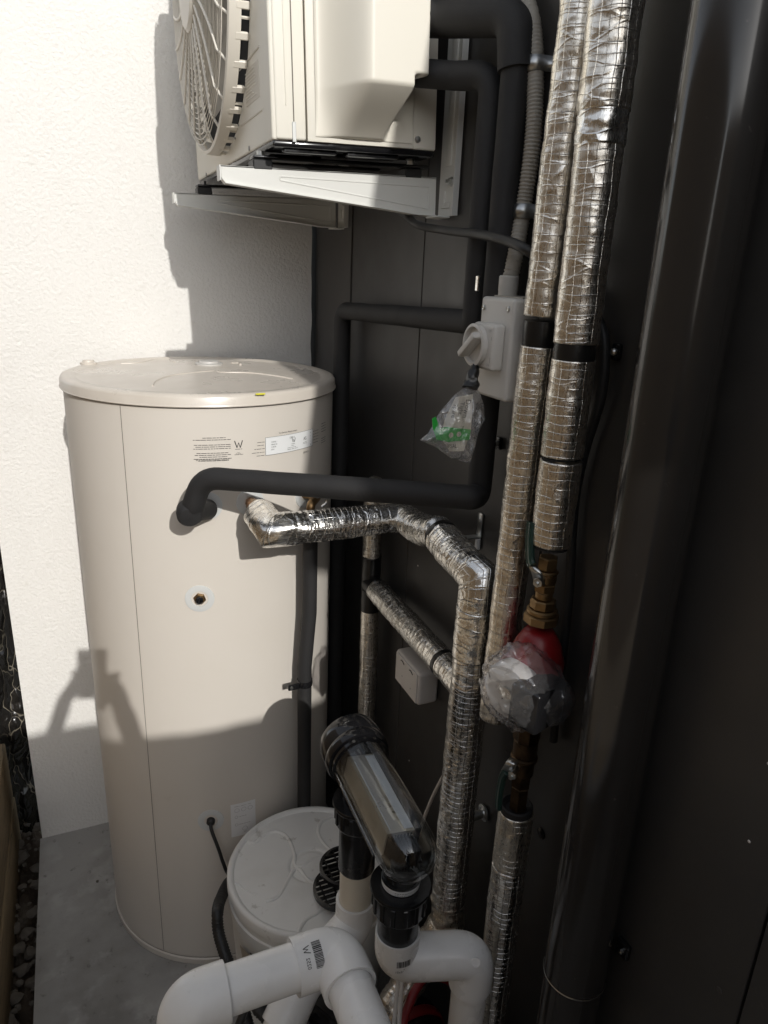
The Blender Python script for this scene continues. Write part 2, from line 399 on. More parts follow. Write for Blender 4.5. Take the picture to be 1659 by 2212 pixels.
        if smooth:
            me.shade_smooth()
            me.set_sharp_from_angle(angle=math.radians(angle))
        me.materials.append(m)
        o = bpy.data.objects.new(name, me); COL.objects.link(o)
        if parent is None:
            o.location = org; o['_o'] = list(org)
        else:
            o.parent = parent; o['_o'] = list(org)
        return o

def tag(o, label, cat, group=None, kind=None):
    o['label'] = label; o['category'] = cat
    if group: o['group'] = group
    if kind: o['kind'] = kind
    return o
def thing(name, loc, label, cat, group=None):
    o = bpy.data.objects.new(name, None); COL.objects.link(o)
    o.empty_display_size = .05
    o.location = loc; o['_o'] = list(loc)
    return tag(o, label, cat, group)
def struct(o): o['kind'] = 'structure'; return o

def rpath(pts, rad, n=8):
    """polyline with rounded corners"""
    P = [Vector(p) for p in pts]; out = [P[0]]
    for i in range(1, len(P) - 1):
        r = rad[i-1] if isinstance(rad, (list, tuple)) else rad
        a = (P[i-1] - P[i]); b = (P[i+1] - P[i]); la, lb = a.length, b.length; a.normalize(); b.normalize()
        ang = a.angle(b); d = min(r / max(1e-4, math.tan(ang/2)), la*.49, lb*.49)
        p0 = P[i] + a*d; p1 = P[i] + b*d
        for k in range(n+1):
            t = k/n; out.append(p0.lerp(P[i], t).lerp(P[i].lerp(p1, t), t))
    out.append(P[-1]); return out
def dense(pts, step):
    P = [Vector(p) for p in pts]; out = [P[0]]
    for a, b in zip(P, P[1:]):
        k = max(1, int((b-a).length/step))
        for j in range(1, k+1): out.append(a.lerp(b, j/k))
    return out
def spline(pts, n=10):
    P = [Vector(p) for p in pts]; P = [P[0]*2-P[1]] + P + [P[-1]*2-P[-2]]; out = []
    for i in range(1, len(P)-2):
        for k in range(n):
            t = k/n; a, b, c, d = P[i-1], P[i], P[i+1], P[i+2]
            out.append(.5*((2*b)+(c-a)*t+(2*a-5*b+4*c-d)*t*t+(3*b-a-3*c+d)*t**3))
    out.append(P[-2]); return out

_tc = {}
def text2d(txt):
    """flat outline faces of a line of text: verts (x, y), faces; height of capitals about 0.7"""
    if txt in _tc: return _tc[txt]
    c = bpy.data.curves.new('lettering', 'FONT'); c.body = txt; c.resolution_u = 3
    o = bpy.data.objects.new('lettering', c); COL.objects.link(o)
    dg = bpy.context.evaluated_depsgraph_get(); dg.update()
    me = o.evaluated_get(dg).to_mesh()
    vs = [(q.co.x, q.co.y) for q in me.vertices]; fs = [tuple(p.vertices) for p in me.polygons]
    bpy.data.objects.remove(o); bpy.data.curves.remove(c)
    _tc[txt] = (vs, fs); return vs, fs
def put_text(b, txt, place, size, squeeze=1.0):
    """place(x, y) maps flat text metres to a 3D point"""
    vs, fs = text2d(txt)
    b.add([place(x*size*squeeze, y*size) for x, y in vs], fs)

# ================================================================== THE SETTING
W = 0.667
BY = 2.052
b = B(); b.box((-60, -60, -.30), (60, 60, -.16)); g = b.link('ground', M_['ground'], smooth=False); struct(g); g['label'] = 'bare earth around the house and slab'
b = B(); b.box((-30, -8, -.158), (-.365, 2.9, .30)); g = b.link('raised_ground', M_['bounce_earth'], smooth=False); struct(g)
b = B(); b.box((-.234, -1.7, -.156), (W + .05, BY - .001, 0)); g = b.link('concrete_slab', M_['concrete'], smooth=False); struct(g); g['label'] = 'grey concrete slab under the tank'

# white rendered wall at the end of the passage
wt = thing('rendered_wall', (.2, BY, 0), 'tall white rendered wall closing the end of the passage behind the tank', 'wall')
b = B()
def ragged(z): return .651 + .003 * noise.noise(Vector((0, 0, z * 14))) + .002 * noise.noise(Vector((3, 0, z * 60)))
N = 220
vs = []
for i in range(N + 1):
    z = -.15 + 3.6 * i / N
    xr = ragged(z)
    vs += [(-.228, BY, z), (xr, BY, z), (xr + .004, BY + .12, z), (-.228, BY + .12, z)]
fs = []
for i in range(N):
    for k in range(4):
        fs.append((i*4+k, i*4+(k+1) % 4, i*4+4+(k+1) % 4, i*4+4+k))
fs += [(3, 2, 1, 0), tuple(N*4+k for k in range(4))]
b.add(vs, fs); b.link('wall_face', M_['white_wall'], wt, angle=30)

# charcoal clad wall on the right
cw = thing('cladding_wall', (W + .1, .3, 0), 'charcoal house wall of tall vertical cladding panels on the right', 'wall')
b = B(); b.box((W + .014, -3.15, -.15), (W + .25, BY + .3, 3.4)); b.link('wall_core', M_['void'], cw, smooth=False)
edges = [-3.15, -2.66, -2.17, -1.68, -1.19, -.70, -.21, .384, .874, 1.362]
for i in range(len(edges)):
    y0 = edges[i]; y1 = edges[i+1] if i+1 < len(edges) else 1.768
    b = B(); b.rbox((W, y0 + .0018, -.14), (W + .013, y1 - .0018, 3.4), .0012, 1); b.link('panel', M_['cladding'], cw)
b = B(); b.rbox((W - .003, 1.7698, -.14), (W + .012, BY - .002, 3.4), .001, 1); b.link('corner_flashing', M_['flashing'], cw)
b = B(); b.prism([(W + .012, -.28, 2.75), (.592, -.28, 2.75), (.512, -1.63, 2.75), (W + .012, -1.63, 2.75)], (0, 0, .14)); b.link('shade_eave', M_['flashing'], cw, smooth=False)  # added out of view, outline shaped to shade the tank side and bracket
for i, yy in enumerate(edges[3:] + [1.80]):
    for zz in (.32, .92, 1.52, 2.12, 2.72):
        b = B(); b.lathe([(.0042, 0), (.0040, .0008), (.0015, .0012)], (W - .0002, yy + .030, zz), (-1, 0, 0), 10); b.link('cladding_screw', M_['flashing'], cw)
# paint chips and stains standing on the wall
b = B()
for q in ((0.6665, 1.3051, 1.1275), (0.6665, 0.4251, 1.1423), (0.6665, 1.2892, 0.6161), (0.662, 1.9707, 1.638), (0.6665, 0.4259, 1.2499), (0.6665, 2.8242, 0.5529)):
    if q[1] > 1.9: continue
    b.lathe([(.0022, 0), (.0016, .0008), (.0002, .0012)], (W + .0001, q[1], q[2]), (-1, 0, 0), 7)
b.link('paint_fleck', M_['white_plastic'], cw)

# added unseen fences, behind the photographer and on the left
def fence(name, x0, y0, x1, y1, z0, z1, label):
    t = thing(name, ((x0+x1)/2, (y0+y1)/2, z0), label, 'fence')
    L = math.hypot(x1-x0, y1-y0); n = int(L/.10); d = Vector((x1-x0, y1-y0, 0))/n; nn = Vector((-d.y, d.x, 0)).normalized()
    me = None
    for i in range(n):
        p = Vector((x0, y0, z0)) + d*i
        if me is None:
            bb = B(); e = d*1.02
            bb.prism([p, p+e, p+e+Vector((0, 0, z1-z0)), p+Vector((0, 0, z1-z0))], nn*.018)
            first = bb.link('paling', M_['fence'], t, smooth=False); me = first.data; p_first = p
        else:
            o = bpy.data.objects.new('paling', me); COL.objects.link(o); o.parent = t
            o.location = p - p_first + nn * (.006 if i % 2 else 0)
    for zz in (.25, .85):
        bb = B()
        z = z0 + (z1-z0)*zz
        a = Vector((x0, y0, z)) - nn*.05; bb.prism([a, a+d*n, a+d*n+Vector((0, 0, .07)), a+Vector((0, 0, .07))], nn*.045)
        bb.link('rail', M_['fence'], t, smooth=False)
fence('shade_fence', -.42, -1.52, W - .02, -1.52, -.156, 2.3115, 'unseen brown timber paling fence added behind the photographer to cast the low shade')  # unseen occluder, its top edge set to shade the lower wall and tank

fence('reflection_fence', -1.25, 2.9, -1.25, -2.6, .30, 2.55, 'unseen brown timber fence added on the raised ground to the left for reflections')  # unseen, added to cut side light and give the foil tan reflections
# retaining boards, plastic sheet, soil and stones in the gap left of the slab
t = thing('retaining_boards', (-.33, 1.2, -.156), 'yellow brown weathered boards beside the soil gap at the left edge', 'retaining wall')
for k in range(2):
    z0 = -.10 + k*.205
    b = B(); b.rbox((-.345 - .004*(k % 2), -.6, z0), (-.300 - .004*(k % 2), 2.16, z0+.20), .006, 2); b.link('board', M_['timber'], t)
def sheetf(u, v):
    x = -.36 + u*.30; y = 2.18 + u*.25 + .05*noise.noise(Vector((u*4, v*9, 1))); z = -.13 + v*1.55
    q = noise.noise(Vector((u*9, v*3.5, 5)))*.03 + noise.noise(Vector((u*30, v*16, 8)))*.008
    return (x + q*.5, y + q*1.2, z)
b = B(); b.grid(sheetf, 40, 120, (.4, 1.5)); o = b.link('plastic_sheet', M_['sheet'], angle=180)
tag(o, 'crinkled black plastic sheeting hanging behind the left end of the white wall', 'plastic sheet')
def soilf(u, v):
    x = -.36 + u*.125; y = .6 + v*1.6
    z = -.115 + .05*noise.fractal(Vector((x*16, y*12, 2)), 1, 2, 4) + .05*max(0, v-.6) - .02*u
    return (x, y, z)
b = B(); b.grid(soilf, 16, 150, (.1, 1.6)); o = b.link('soil', M_['soil'], angle=180); tag(o, 'dark loose soil in the gap beside the slab', 'soil', kind='stuff')
rk = random.Random(3); b = B()
for i in range(90):
    y = 1.25 + .95*rk.random(); x = -.272 + rk.uniform(-.034, .034); s_ = rk.choice((.006, .008, .010, .018))
    bm = bmesh.new(); bmesh.ops.create_icosphere(bm, subdivisions=1 if s_ < .012 else 2, radius=s_)
    for q in bm.verts: q.co *= 1 + .6*noise.noise(q.co*70 + Vector((i, 0, 0))); q.co.z *= .6; q.co += Vector((x, y, -.095 + .06*max(0, y-1.3)))
    bm.verts.index_update(); b.add([q.co for q in bm.verts], [[q.index for q in f.verts] for f in bm.faces]); bm.free()
o = b.link('rubble', M_['stone'], angle=50); tag(o, 'loose stones and rubble in the soil gap beside the slab', 'rubble', kind='stuff')
b = B(); q = (-0.0746, 1.8111, 0.0); b.lathe([(.004, 0), (.0045, .003), (.001, .006)], (q[0], q[1], .0005), seg=5)
o = b.link('pebble', M_['stone']); tag(o, 'tiny dark pebble alone on the bare slab left of the tank', 'pebble')

# ================================================================== HOT WATER TANK
CX, CY, TR = .28, 1.72, .306
def onT(th, z, r=TR): return Vector((CX + r*math.sin(th), CY - r*math.cos(th), z))
tank = thing('hot_water_tank', (CX, CY, 0), 'tall beige cylindrical hot water tank with a flat lid on the slab', 'hot water tank')
b = B(); b.lathe([(TR-.004, .022), (TR, .026), (TR, 1.478)], (CX, CY, 0), seg=160, caps=False); b.link('tank_body', M_['tank'], tank)
b = B(); b.lathe([(TR-.012, 0), (TR+.002, .001), (TR+.003, .018), (TR-.004, .023)], (CX, CY, 0), seg=128); b.link('base_ring', M_['tank'], tank)
b = B(); b.lathe([(TR+.0008, .0232), (TR+.0008, .0248)], (CX, CY, 0), seg=128, caps=False); b.link('base_gap', M_['seam'], tank)
b = B(); b.lathe([(TR+.0006, 1.4755), (TR+.0006, 1.4785)], (CX, CY, 0), seg=128, caps=False); b.link('lid_gap', M_['seam'], tank)
lid = B(); prof = [(TR-.004, 1.478), (TR+.006, 1.478), (TR+.0075, 1.480), (TR+.006, 1.4835), (TR+.005, 1.497), (TR+.002, 1.502), (TR-.004, 1.504), (TR-.022, 1.5035), (TR-.027, 1.5005), (TR-.031, 1.5005), (.15, 1.5065), (.05, 1.508), (.002, 1.508)]
lid.lathe(prof, (CX, CY, 0), seg=160); lid = lid.link('lid', M_['tank_lid'], tank, angle=50)
def lid_z(x, y):
    r = math.hypot(x-CX, y-CY)
    return 1.5065 + (1.5005-1.5065)*max(0, (r-.15)/(TR-.031-.15)) if r > .15 else 1.5075
def rib(pxs, r=.0022):
    pts = [(q[0], q[1], lid_z(q[0], q[1])) for q in pxs]
    b = B(); b.tube(spline(pts, 8), r, 8); return b.link('rib', M_['tank_lid'], lid)
rib([(0.1103, 1.9035, 1.505), (0.1524, 1.9089, 1.505), (0.1935, 1.9809, 1.505), (0.2358, 2.018, 1.505), (0.2365, 1.9487, 1.505), (0.2385, 1.8926, 1.505)])
rib([(0.147, 1.5391, 1.505), (0.1587, 1.5876, 1.505), (0.1982, 1.6495, 1.505), (0.2544, 1.6858, 1.505), (0.3032, 1.7103, 1.505)])
rib([(0.3131, 1.7169, 1.505), (0.3159, 1.6859, 1.505), (0.38, 1.6707, 1.505), (0.4351, 1.6266, 1.505), (0.4614, 1.5942, 1.505)])
rib([(0.5058, 1.9283, 1.505), (0.5352, 1.8578, 1.505), (0.5369, 1.7582, 1.505)])
rib([(0.3741, 1.8535, 1.505), (0.3948, 1.8608, 1.505), (0.3899, 1.8163, 1.505)], .003)
b = B(); q = (0.3131, 1.827, 1.508); b.lathe([(.034, -.002), (.034, .003), (.029, .005), (.026, .0045), (.024, .009), (.002, .010)], (q[0], q[1], 1.508), seg=48); b.link('lid_cap', M_['grey_box'], lid)
b = B(); q = (0.0352, 1.9003, 1.504); b.lathe([(.020, -.002), (.020, .002), (.014, .004), (.013, .008), (.001, .009)], (q[0], q[1], 1.504), seg=40); b.link('lid_plug', M_['tank_lid'], lid)
b = B(); q = (0.3415, 1.4096, 1.505); b.rbox((q[0]-.010, q[1]-.0018, 1.5015), (q[0]+.010, q[1]+.0018, 1.5045), .0006, 1, Matrix.Rotation(.08, 3, 'Z')); b.link('marker_stroke', M_['yellow'], lid)
# shell seam
th_s = (-0.7196, 0.7348)[0]
b = B()
z0, z1 = .028, 1.474; n = 60
vs = []; fs = []
for i in range(n+1):
    z = z0 + (z1-z0)*i/n
    for d in (-.0007, .0007): vs.append(onT(th_s + d/TR, z, TR+.0005))
for i in range(n): fs.append((2*i, 2*i+1, 2*i+3, 2*i+2))
b.add(vs, fs); b.link('shell_seam', M_['seam'], tank)
# printed marks: broken dashes for the fine print (too small to read), letters where they can be read
rp = random.Random(11)
def dashes(b, pa, pb, h=.0011, off=.0006, gap=.0016, place=None):
    (t0, z0), (t1, z1) = pa, pb
    L = abs(t1-t0)*TR; x = 0
    while x < L:
        w = min(rp.uniform(.003, .011), L-x)
        if w < .001: break
        a = t0 + (t1-t0)*x/L; c = t0 + (t1-t0)*(x+w)/L
        za = z0 + (z1-z0)*x/L; zb = z0 + (z1-z0)*(x+w)/L
        b.add([onT(a, za-h/2, TR+off), onT(c, zb-h/2, TR+off), onT(c, zb+h/2, TR+off), onT(a, za+h/2, TR+off)], [(0, 1, 2, 3)])
        x += w + rp.uniform(gap*.5, gap)
def tline(px0, px1, z): return ((px0, z), (px1, z))
b = B()
A = (-0.2441, 1.4111)[0]; Z0 = (-0.1167, 1.4163)[1]; A2 = (0.0029, 1.4091)[0]
rows = [(.25, .85, 0), (.0, 1, .0042), (.02, .98, .0145), (.06, .98, .0185), (.0, 1, .0225), (.08, .93, .0315), (.03, .98, .0355), (.15, .88, .0395), (0, 1, .0435), (.12, .92, .0475)]
for r0, r1, dz in rows: dashes(b, (A+(A2-A)*r0, Z0-dz), (A+(A2-A)*r1, Z0-dz))
fine = b; b = B()
def cyl_place(th, z, off=.0007): return lambda x, y: onT(th + x/TR, z + y, TR+off)
c0 = (-0.2293, 1.3709); put_text(b, 'ECA MANUFACTURING LIMITED', cyl_place(c0[0], c0[1]-.0014), .0046, .98); b.link('maker_line', M_['print'], tank, smooth=False, fix=False)['kind'] = 'stuff'; b = B()
c0 = (0.0511, 1.3927)
def wmark(b, th, z, s, off=.0007, place=None):
    P = place or cyl_place(th, z, off)
    for (xa, ya, xb, yb, w) in ((-.5, .55, -.2, -.35, .11), (.5, .55, .2, -.35, .11), (-.2, -.35, 0, .30, .07), (.2, -.35, 0, .30, .07)):
        dx, dy = (xb-xa), (yb-ya); l = math.hypot(dx, dy); nx, ny = -dy/l*w/2, dx/l*w/2
        q = [((xa+nx)*s, (ya+ny)*s), ((xa-nx)*s, (ya-ny)*s), ((xb-nx)*s, (yb-ny)*s), ((xb+nx)*s, (yb+ny)*s)]
        b.add([P(*k) for k in q], [(0, 1, 2, 3)])
wmark(b, c0[0], (0.0517, 1.3995)[1], .0165); b.link('water_mark_emblem', M_['print'], tank, smooth=False, fix=False); b = fine
dashes(b, (c0[0]-.024, (0.0509, 1.3907)[1]), (c0[0]+.024, (0.0509, 1.3907)[1]), .0009)
put_text(b, '-/1\\-', cyl_place(c0[0]-.022, (0.0502, 1.382)[1]-.002), .0065, 1.0)
dashes(b, (c0[0]-.030, (0.0502, 1.382)[1]-.0028), (c0[0]+.030, (0.0502, 1.382)[1]-.0028), .0007)
zt = (0.2475, 1.4068)[1]
aR = (0.2405, 1.4071)[0]
for k, (l, dz) in enumerate(((.055, .006), (.055, .0125), (.077, .020), (.095, .0275), (.061, .0345))):
    dashes(b, (aR-.004-l, zt-dz), (aR-.005, zt-dz), .0010)
b.link('fine_print', M_['print'], tank, smooth=False, fix=False)['kind'] = 'stuff'; b = B()
c0 = (0.3511, 1.415); put_text(b, 'For Service, Please contact', cyl_place(c0[0], c0[1]-.001), .0048, .95)
c0 = (0.5799, 1.3613); put_text(b, 'SERVICE', cyl_place(c0[0], c0[1]-.0016), .0052, 1)
a1 = (0.692, 1.3865)[0]
for k in range(5): dashes(b, (a1+.008, zt-.004-.0065*k), (a1+.085, zt-.004-.0065*k), .0009)
for k in range(4): dashes(b, (a1+.135, zt+.006-.006*k), (a1+.22, zt+.006-.006*k), .0012)
for k in range(3): dashes(b, (a1+.135, zt-.028-.005*k), (a1+.22, zt-.028-.005*k), .0012)
b.link('side_print', M_['print'], tank, smooth=False, fix=False)['kind'] = 'stuff'
# white rating label
def cyl_patch(b, t0, t1, z0, z1, off, n=16, hs=0):
    b.grid(lambda u, v: onT(t0+(t1-t0)*u, z0+(z1-z0)*v, TR+off), n, 2)
zl0 = (0.2422, 1.3713)[1]; zl1 = (0.2441, 1.4099)[1]
b = B(); cyl_patch(b, aR, a1, zl0, zl1, .0008); lab = b.link('rating_label', M_['sticker'], tank, fix=False)
b = B()
for (t0, t1, z0, z1) in ((aR, a1, zl1-.0006, zl1), (aR, a1, zl0, zl0+.0006), (aR, aR+.0020, zl0, zl1), (a1-.0020, a1, zl0, zl1)):
    cyl_patch(b, t0, t1, z0, z1, .0014)
wl = a1-aR
def lab_text(s, fx, fz, size, sq=1): put_text(b, s, cyl_place(aR+wl*fx, zl0+(zl1-zl0)*fz, .0014), size, sq)
lab_text('1300 2', .44, .74, .0060, .9); lab_text('MODEL 1', .10, .68, .0036); lab_text('SERIAL No', .10, .54, .0036, .9); lab_text('57.50 kPa', .10, .40, .0036, .85); lab_text('IPX4', .10, .26, .0036)
wmark(b, aR+wl*.53, zl0+(zl1-zl0)*.60, .0100, .0014)
for k, (q0, q1, fz) in enumerate(((.48, .56, .42), (.48, .54, .33), (.40, .58, .23), (.40, .62, .14), (.74, .84, .35), (.74, .84, .28))): dashes(b, (aR+wl*q0, zl0+(zl1-zl0)*fz), (aR+wl*q1, zl0+(zl1-zl0)*fz), .0007, .0014)
for k in range(5): lab_text('@^*oD'[k], .92, .10+.17*k, .0040)
put_text(b, 'AS', cyl_place(aR+wl*.75, zl0+(zl1-zl0)*.48, .0014), .011, .8)
b.link('label_print', M_['print'], lab, smooth=False, fix=False)
# lower white sticker
c0 = (-0.0897, 0.51); c1 = (0.1096, 0.4138)
b = B(); cyl_patch(b, c0[0], c1[0], c1[1]-.006, c0[1]-.004, .0008); st = b.link('instruction_sticker', M_['sticker_dull'], tank, fix=False)
b = B()
def ring2(b, th, z, r, place=None, w=.0006, n=14):
    P = cyl_place(th, z, .0014); vs = []
    for k in range(n):
        a = 2*PI*k/n; vs += [P(r*math.cos(a), r*math.sin(a)), P((r-w)*math.cos(a), (r-w)*math.sin(a))]
    b.add(vs, [(2*k, 2*((k+1) % n), 2*((k+1) % n)+1, 2*k+1) for k in range(n)])
H_ = (c0[1]-.004)-(c1[1]-.006); wS = c1[0]-c0[0]
for fx, fz, r in ((.25, .80, .006), (.52, .80, .006), (.78, .80, .006), (.22, .60, .0040), (.22, .36, .0040), (.55, .2, .0065)): ring2(b, c0[0]+wS*fx, c1[1]-.006+H_*fz, r)
for f0, f1, fz in ((.15, .36, .92), (.42, .62, .92), (.70, .85, .92), (.34, .62, .60), (.32, .80, .36), (.5, .62, .10)): dashes(b, (c0[0]+wS*f0, c1[1]-.006+H_*fz), (c0[0]+wS*f1, c1[1]-.006+H_*fz), .0009, .0014)
b.link('sticker_print', M_['print_grey'], st, smooth=False, fix=False)
# washers (rosettes) with their fittings
def rosette(th, z, R=.030, hole=.012):
    p = onT(th, z); ax = Vector((math.sin(th), -math.cos(th), 0))
    b = B(); b.lathe([(hole, -.006), (hole+.002, .002), (R*.8, .0022), (R, .0012), (R+.001, -.010)], p, ax, 40, caps=False)
    return p, ax, b.link('port_washer', M_['rosette'], tank)
p1, ax1, r1 = rosette(*(-0.1675, 1.2728))
p2, ax2, r2 = rosette(*(0.1229, 1.2744))
p3, ax3, r3 = rosette(*(0.5976, 1.2637))
p4, ax4, r4 = rosette(*(-0.2482, 1.0626), .031, .016)
b = B(); b.lathe([(.016, -.012), (.016, -.004), (.0001, -.003)], p4, ax4, 24); b.link('socket_bottom', M_['void'], r4)
b = B(); b.lathe([(.0135, -.004), (.0135, .003), (.011, .005)], p4, ax4, 6, .3); b.link('hex_nut', M_['brass'], r4, angle=20)
b = B(); b.lathe([(.0085, .004), (.0085, .012), (.006, .015), (.0045, .015), (.0045, .006)], p4, ax4, 18); b.link('threaded_plug', M_['black_gloss'], r4)
p5, ax5, r5 = rosette(*(-0.2449, 0.4681), .031, .015)
b = B(); b.lathe([(.015, -.006), (.015, -.003), (.0001, -.002)], p5, ax5, 24); b.link('socket_bottom', M_['void'], r5)
b = B(); b.lathe([(.010, -.004), (.010, .008), (.006, .013), (.0001, .013)], p5, ax5, 20); b.link('cable_gland', M_['black_rubber'], r5)
# cable from the lowest port down behind the bucket
b = B(); b.tube(spline([p5 + ax5*.010, p5 + ax5*.022 + Vector((.003, 0, -.012)), (0.2156, 1.385, 0.4101), (0.224, 1.384, 0.3696), (0.2356, 1.38, 0.3316), (0.2634, 1.375, 0.3013)], 10), .0042, 12)
o = b.link('power_cable', M_['black_rubber']); tag(o, 'thin black cable dropping from the lowest tank port behind the bucket', 'cable')

# ================================================================== HEAT PUMP OUTDOOR UNIT
U0 = Vector((.62, 1.61, 1.954))
hp = thing('outdoor_unit', U0, 'ivory heat pump outdoor unit with round fan guard on wall brackets', 'outdoor unit')
hp.rotation_euler = (0, math.radians(2.0) * -1, 0)
ux0, ux1, uy0, uy1, uz0, uz1 = .329, .627, 1.25, 1.973, 1.952, 2.60
# front panel (facing left) and side panel pieces, butted
b = B(); b.rbox((ux0, uy0 + .002, uz0), (ux0 + .03, uy1, uz1), .004, 3); fp = b.link('front_panel', M_['ivory'], hp)
b = B(); b.box((ux0 + .03, uy0 + .03, uz0 + .002), (ux1 - .004, uy1 - .003, uz1 - .002)); b.link('casing_core', M_['void'], hp, smooth=False)
b = B(); b.rbox((ux0 + .006, uy0, uz0 + .001), ((0.3875, 1.25, 2.0796)[0] - .0008, uy0 + .03, uz1 - .002), .004, 3); b.link('corner_panel', M_['ivory'], hp)
xs = (0.3883, 1.25, 2.0797)[0]
b = B(); b.rbox((xs + .0008, uy0 + .001, uz0 + .001), (.580, uy0 + .03, uz1 - .002), .0015, 2); sp_ = b.link('side_panel', M_['ivory'], hp)
b = B(); b.rbox((.581, uy0 + .004, uz0), (ux1, uy0 + .034, uz1 - .002), .005, 3); rp_ = b.link('rear_corner_panel', M_['ivory'], hp)
b = B(); b.rbox((ux0 - .004, uy0 - .004, uz1), (ux1 + .004, uy1 + .004, uz1 + .025), .006, 3); b.link('top_cover', M_['ivory'], hp)
b = B(); b.box((ux1 - .004, uy0 + .036, uz0 + .01), (ux1 - .001, uy1 - .004, uz1 - .01)); b.link('rear_fins', M_['black_plastic'], hp, smooth=False)
# groove, raised line and clip on the corner panel
xg = (0.3656, 1.25, 2.0766)[0]
b = B(); b.box((xg - .0009, uy0 - .0006, 1.980), (xg + .0009, uy0 + .002, uz1 - .01)); b.link('groove', M_['seam'], hp, smooth=False)
b = B(); b.rbox((xg - .0033, uy0 - .0016, 1.950), (xg + .0033, uy0 + .001, 1.9795), .0005, 1); b.link('metal_clip', M_['zinc'], hp)
xl = (0.3536, 1.25, 2.0749)[0]
b = B(); b.rbox((xl - .0012, uy0 - .0010, 2.002), (xl + .0012, uy0 + .001, uz1 - .02), .0008, 2); b.link('pressed_line', M_['ivory'], hp)
b = B(); b.lathe([(.0055, 0), (.0055, .002), (.004, .0035), (.0001, .004)], ((0.59, 1.254, 1.9686)[0], uy0 + .004, (0.59, 1.254, 1.9686)[2]), (0, -1, 0), 14); b.link('screw', M_['zinc'], rp_)
# moulded valve cover bulging from the side
cx0, cx1 = (0.4027, 1.25, 2.0169)[0], .578
zlo = 1.961
def sm(t): t = max(0, min(1, t)); return t*t*(3-2*t)
def coverf(u, v):
    x = cx0 + (cx1-cx0)*u; z = zlo + (2.56-zlo)*(v**1.6)
    d = .098
    lft = .05*min(1, (x-cx0)/.002) + .95*sm((x-cx0-.002)/.062)
    low = min(1, max(0, (z-zlo)/.068)); low = .04*min(1, (z-zlo)/.002) + .96*(low*.82 + sm(low)*.18)
    # right side: upright above a step, leaning in below it
    xr = cx1 - .006 if z > 2.045 else cx1 - .030 - .30*max(0, 2.022 - z)
    rgt = 1 - sm((x-(xr-.014))/.014)
    y = uy0 - .0005 - d*lft*rgt*low
    return (x, y, z)
b = B(); b.grid(coverf, 90, 110, (.2, .5)); b.link('valve_cover', M_['ivory_plastic'], hp, angle=180)
# base pan with pressings and front lip
b = B(); b.rbox((ux0 + .002, uy0 + .004, uz0 - .010), (ux1 - .002, uy1 - .004, uz0 + .001), .004, 2); pan = b.link('base_pan', M_['black_gloss'], hp)
for (xa, xb, ya, yb) in ((.350, .445, 1.262, 1.280), (.350, .445, 1.345, 1.40), (.462, .560, 1.262, 1.290), (.350, .60, 1.44, 1.58), (.350, .60, 1.62, 1.82)):
    b = B(); b.rbox((xa, ya, uz0 - .0165), (xb, yb, uz0 - .0095), .005, 2); b.link('pressing', M_['black_gloss'], pan)
for ya in (1.303, 1.868):
    b = B(); b.rbox((ux0 - .020, ya, uz0 - .023), (ux1 + .012, ya + .035, uz0 - .0170), .0025, 2); ft = b.link('foot_rail', M_['black_gloss'], hp)
    for xx in (ux0 - .004, ux1 - .02):
        b = B(); b.lathe([(.009, 0), (.009, .002), (.0065, .0022), (.0065, .0075), (.003, .0085)], (xx, ya + .014, uz0 - .0172), (0, 0, 1), 6); b.link('foot_bolt', M_['zinc'], ft, angle=20)
        b = B(); b.rbox((xx - .017, ya - .001, uz0 - .0400), (xx + .017, ya + .036, uz0 - .0235), .002, 1); b.link('rubber_pad', M_['black_rubber'], ft)
# front panel details
for py, pz in (((0.0), 0),):
    pass
for q, r in (((0.329, 1.4117, 1.9579), .0042), ((0.329, 1.855, 1.9546), .0042), ((0.329, 1.5222, 1.9884), .002), ((0.329, 1.4872, 2.0055), .0018)):
    b = B(); b.lathe([(r, 0), (r*.9, .0016), (.0001, .002)], (ux0, q[1], q[2]), (-1, 0, 0), 10); b.link('front_screw', M_['print_grey'], fp)
pA, pB, pC, pD = (0.328, 1.4161, 2.0927), (0.328, 1.3194, 2.0835), (0.328, 1.3045, 2.0243), (0.328, 1.4052, 2.0194)
b = B(); b.box((ux0 - .0006, pB[1], pD[2] + .005), (ux0 + .001, pA[1], pB[2] - .005)); lb = b.link('raised_label', M_['emboss'], fp, smooth=False)
b = B()
lz0, lz1, ly0, ly1 = pD[2]+.005, pB[2]-.005, pB[1], pA[1]
re_ = random.Random(5)
for k in range(9):
    z = lz1 - .006 - (lz1-lz0-.008)*k/9
    w = (ly1-ly0)*re_.uniform(.45, .85)
    b.box((ux0 - .0012, ly1 - .004 - w*.9, z), (ux0 - .0005, ly1 - .004, z+.0018))
b.link('embossed_mark', M_['ivory'], lb, smooth=False)
for a_, c_ in (((520, 141), (563, 82)), ):
    pass
for P0, P1 in (((0.328, 1.4536, 2.0884), (0.328, 1.3094, 2.0942)), ((0.328, 1.4633, 2.0018), (0.328, 1.3058, 2.003))):
    b = B(); b.tube([Vector(P0) + Vector((.0015, 0, 0)), Vector(P1) + Vector((.0015, 0, 0))], .0022, 8); b.link('pressed_slot', M_['emboss'], fp)
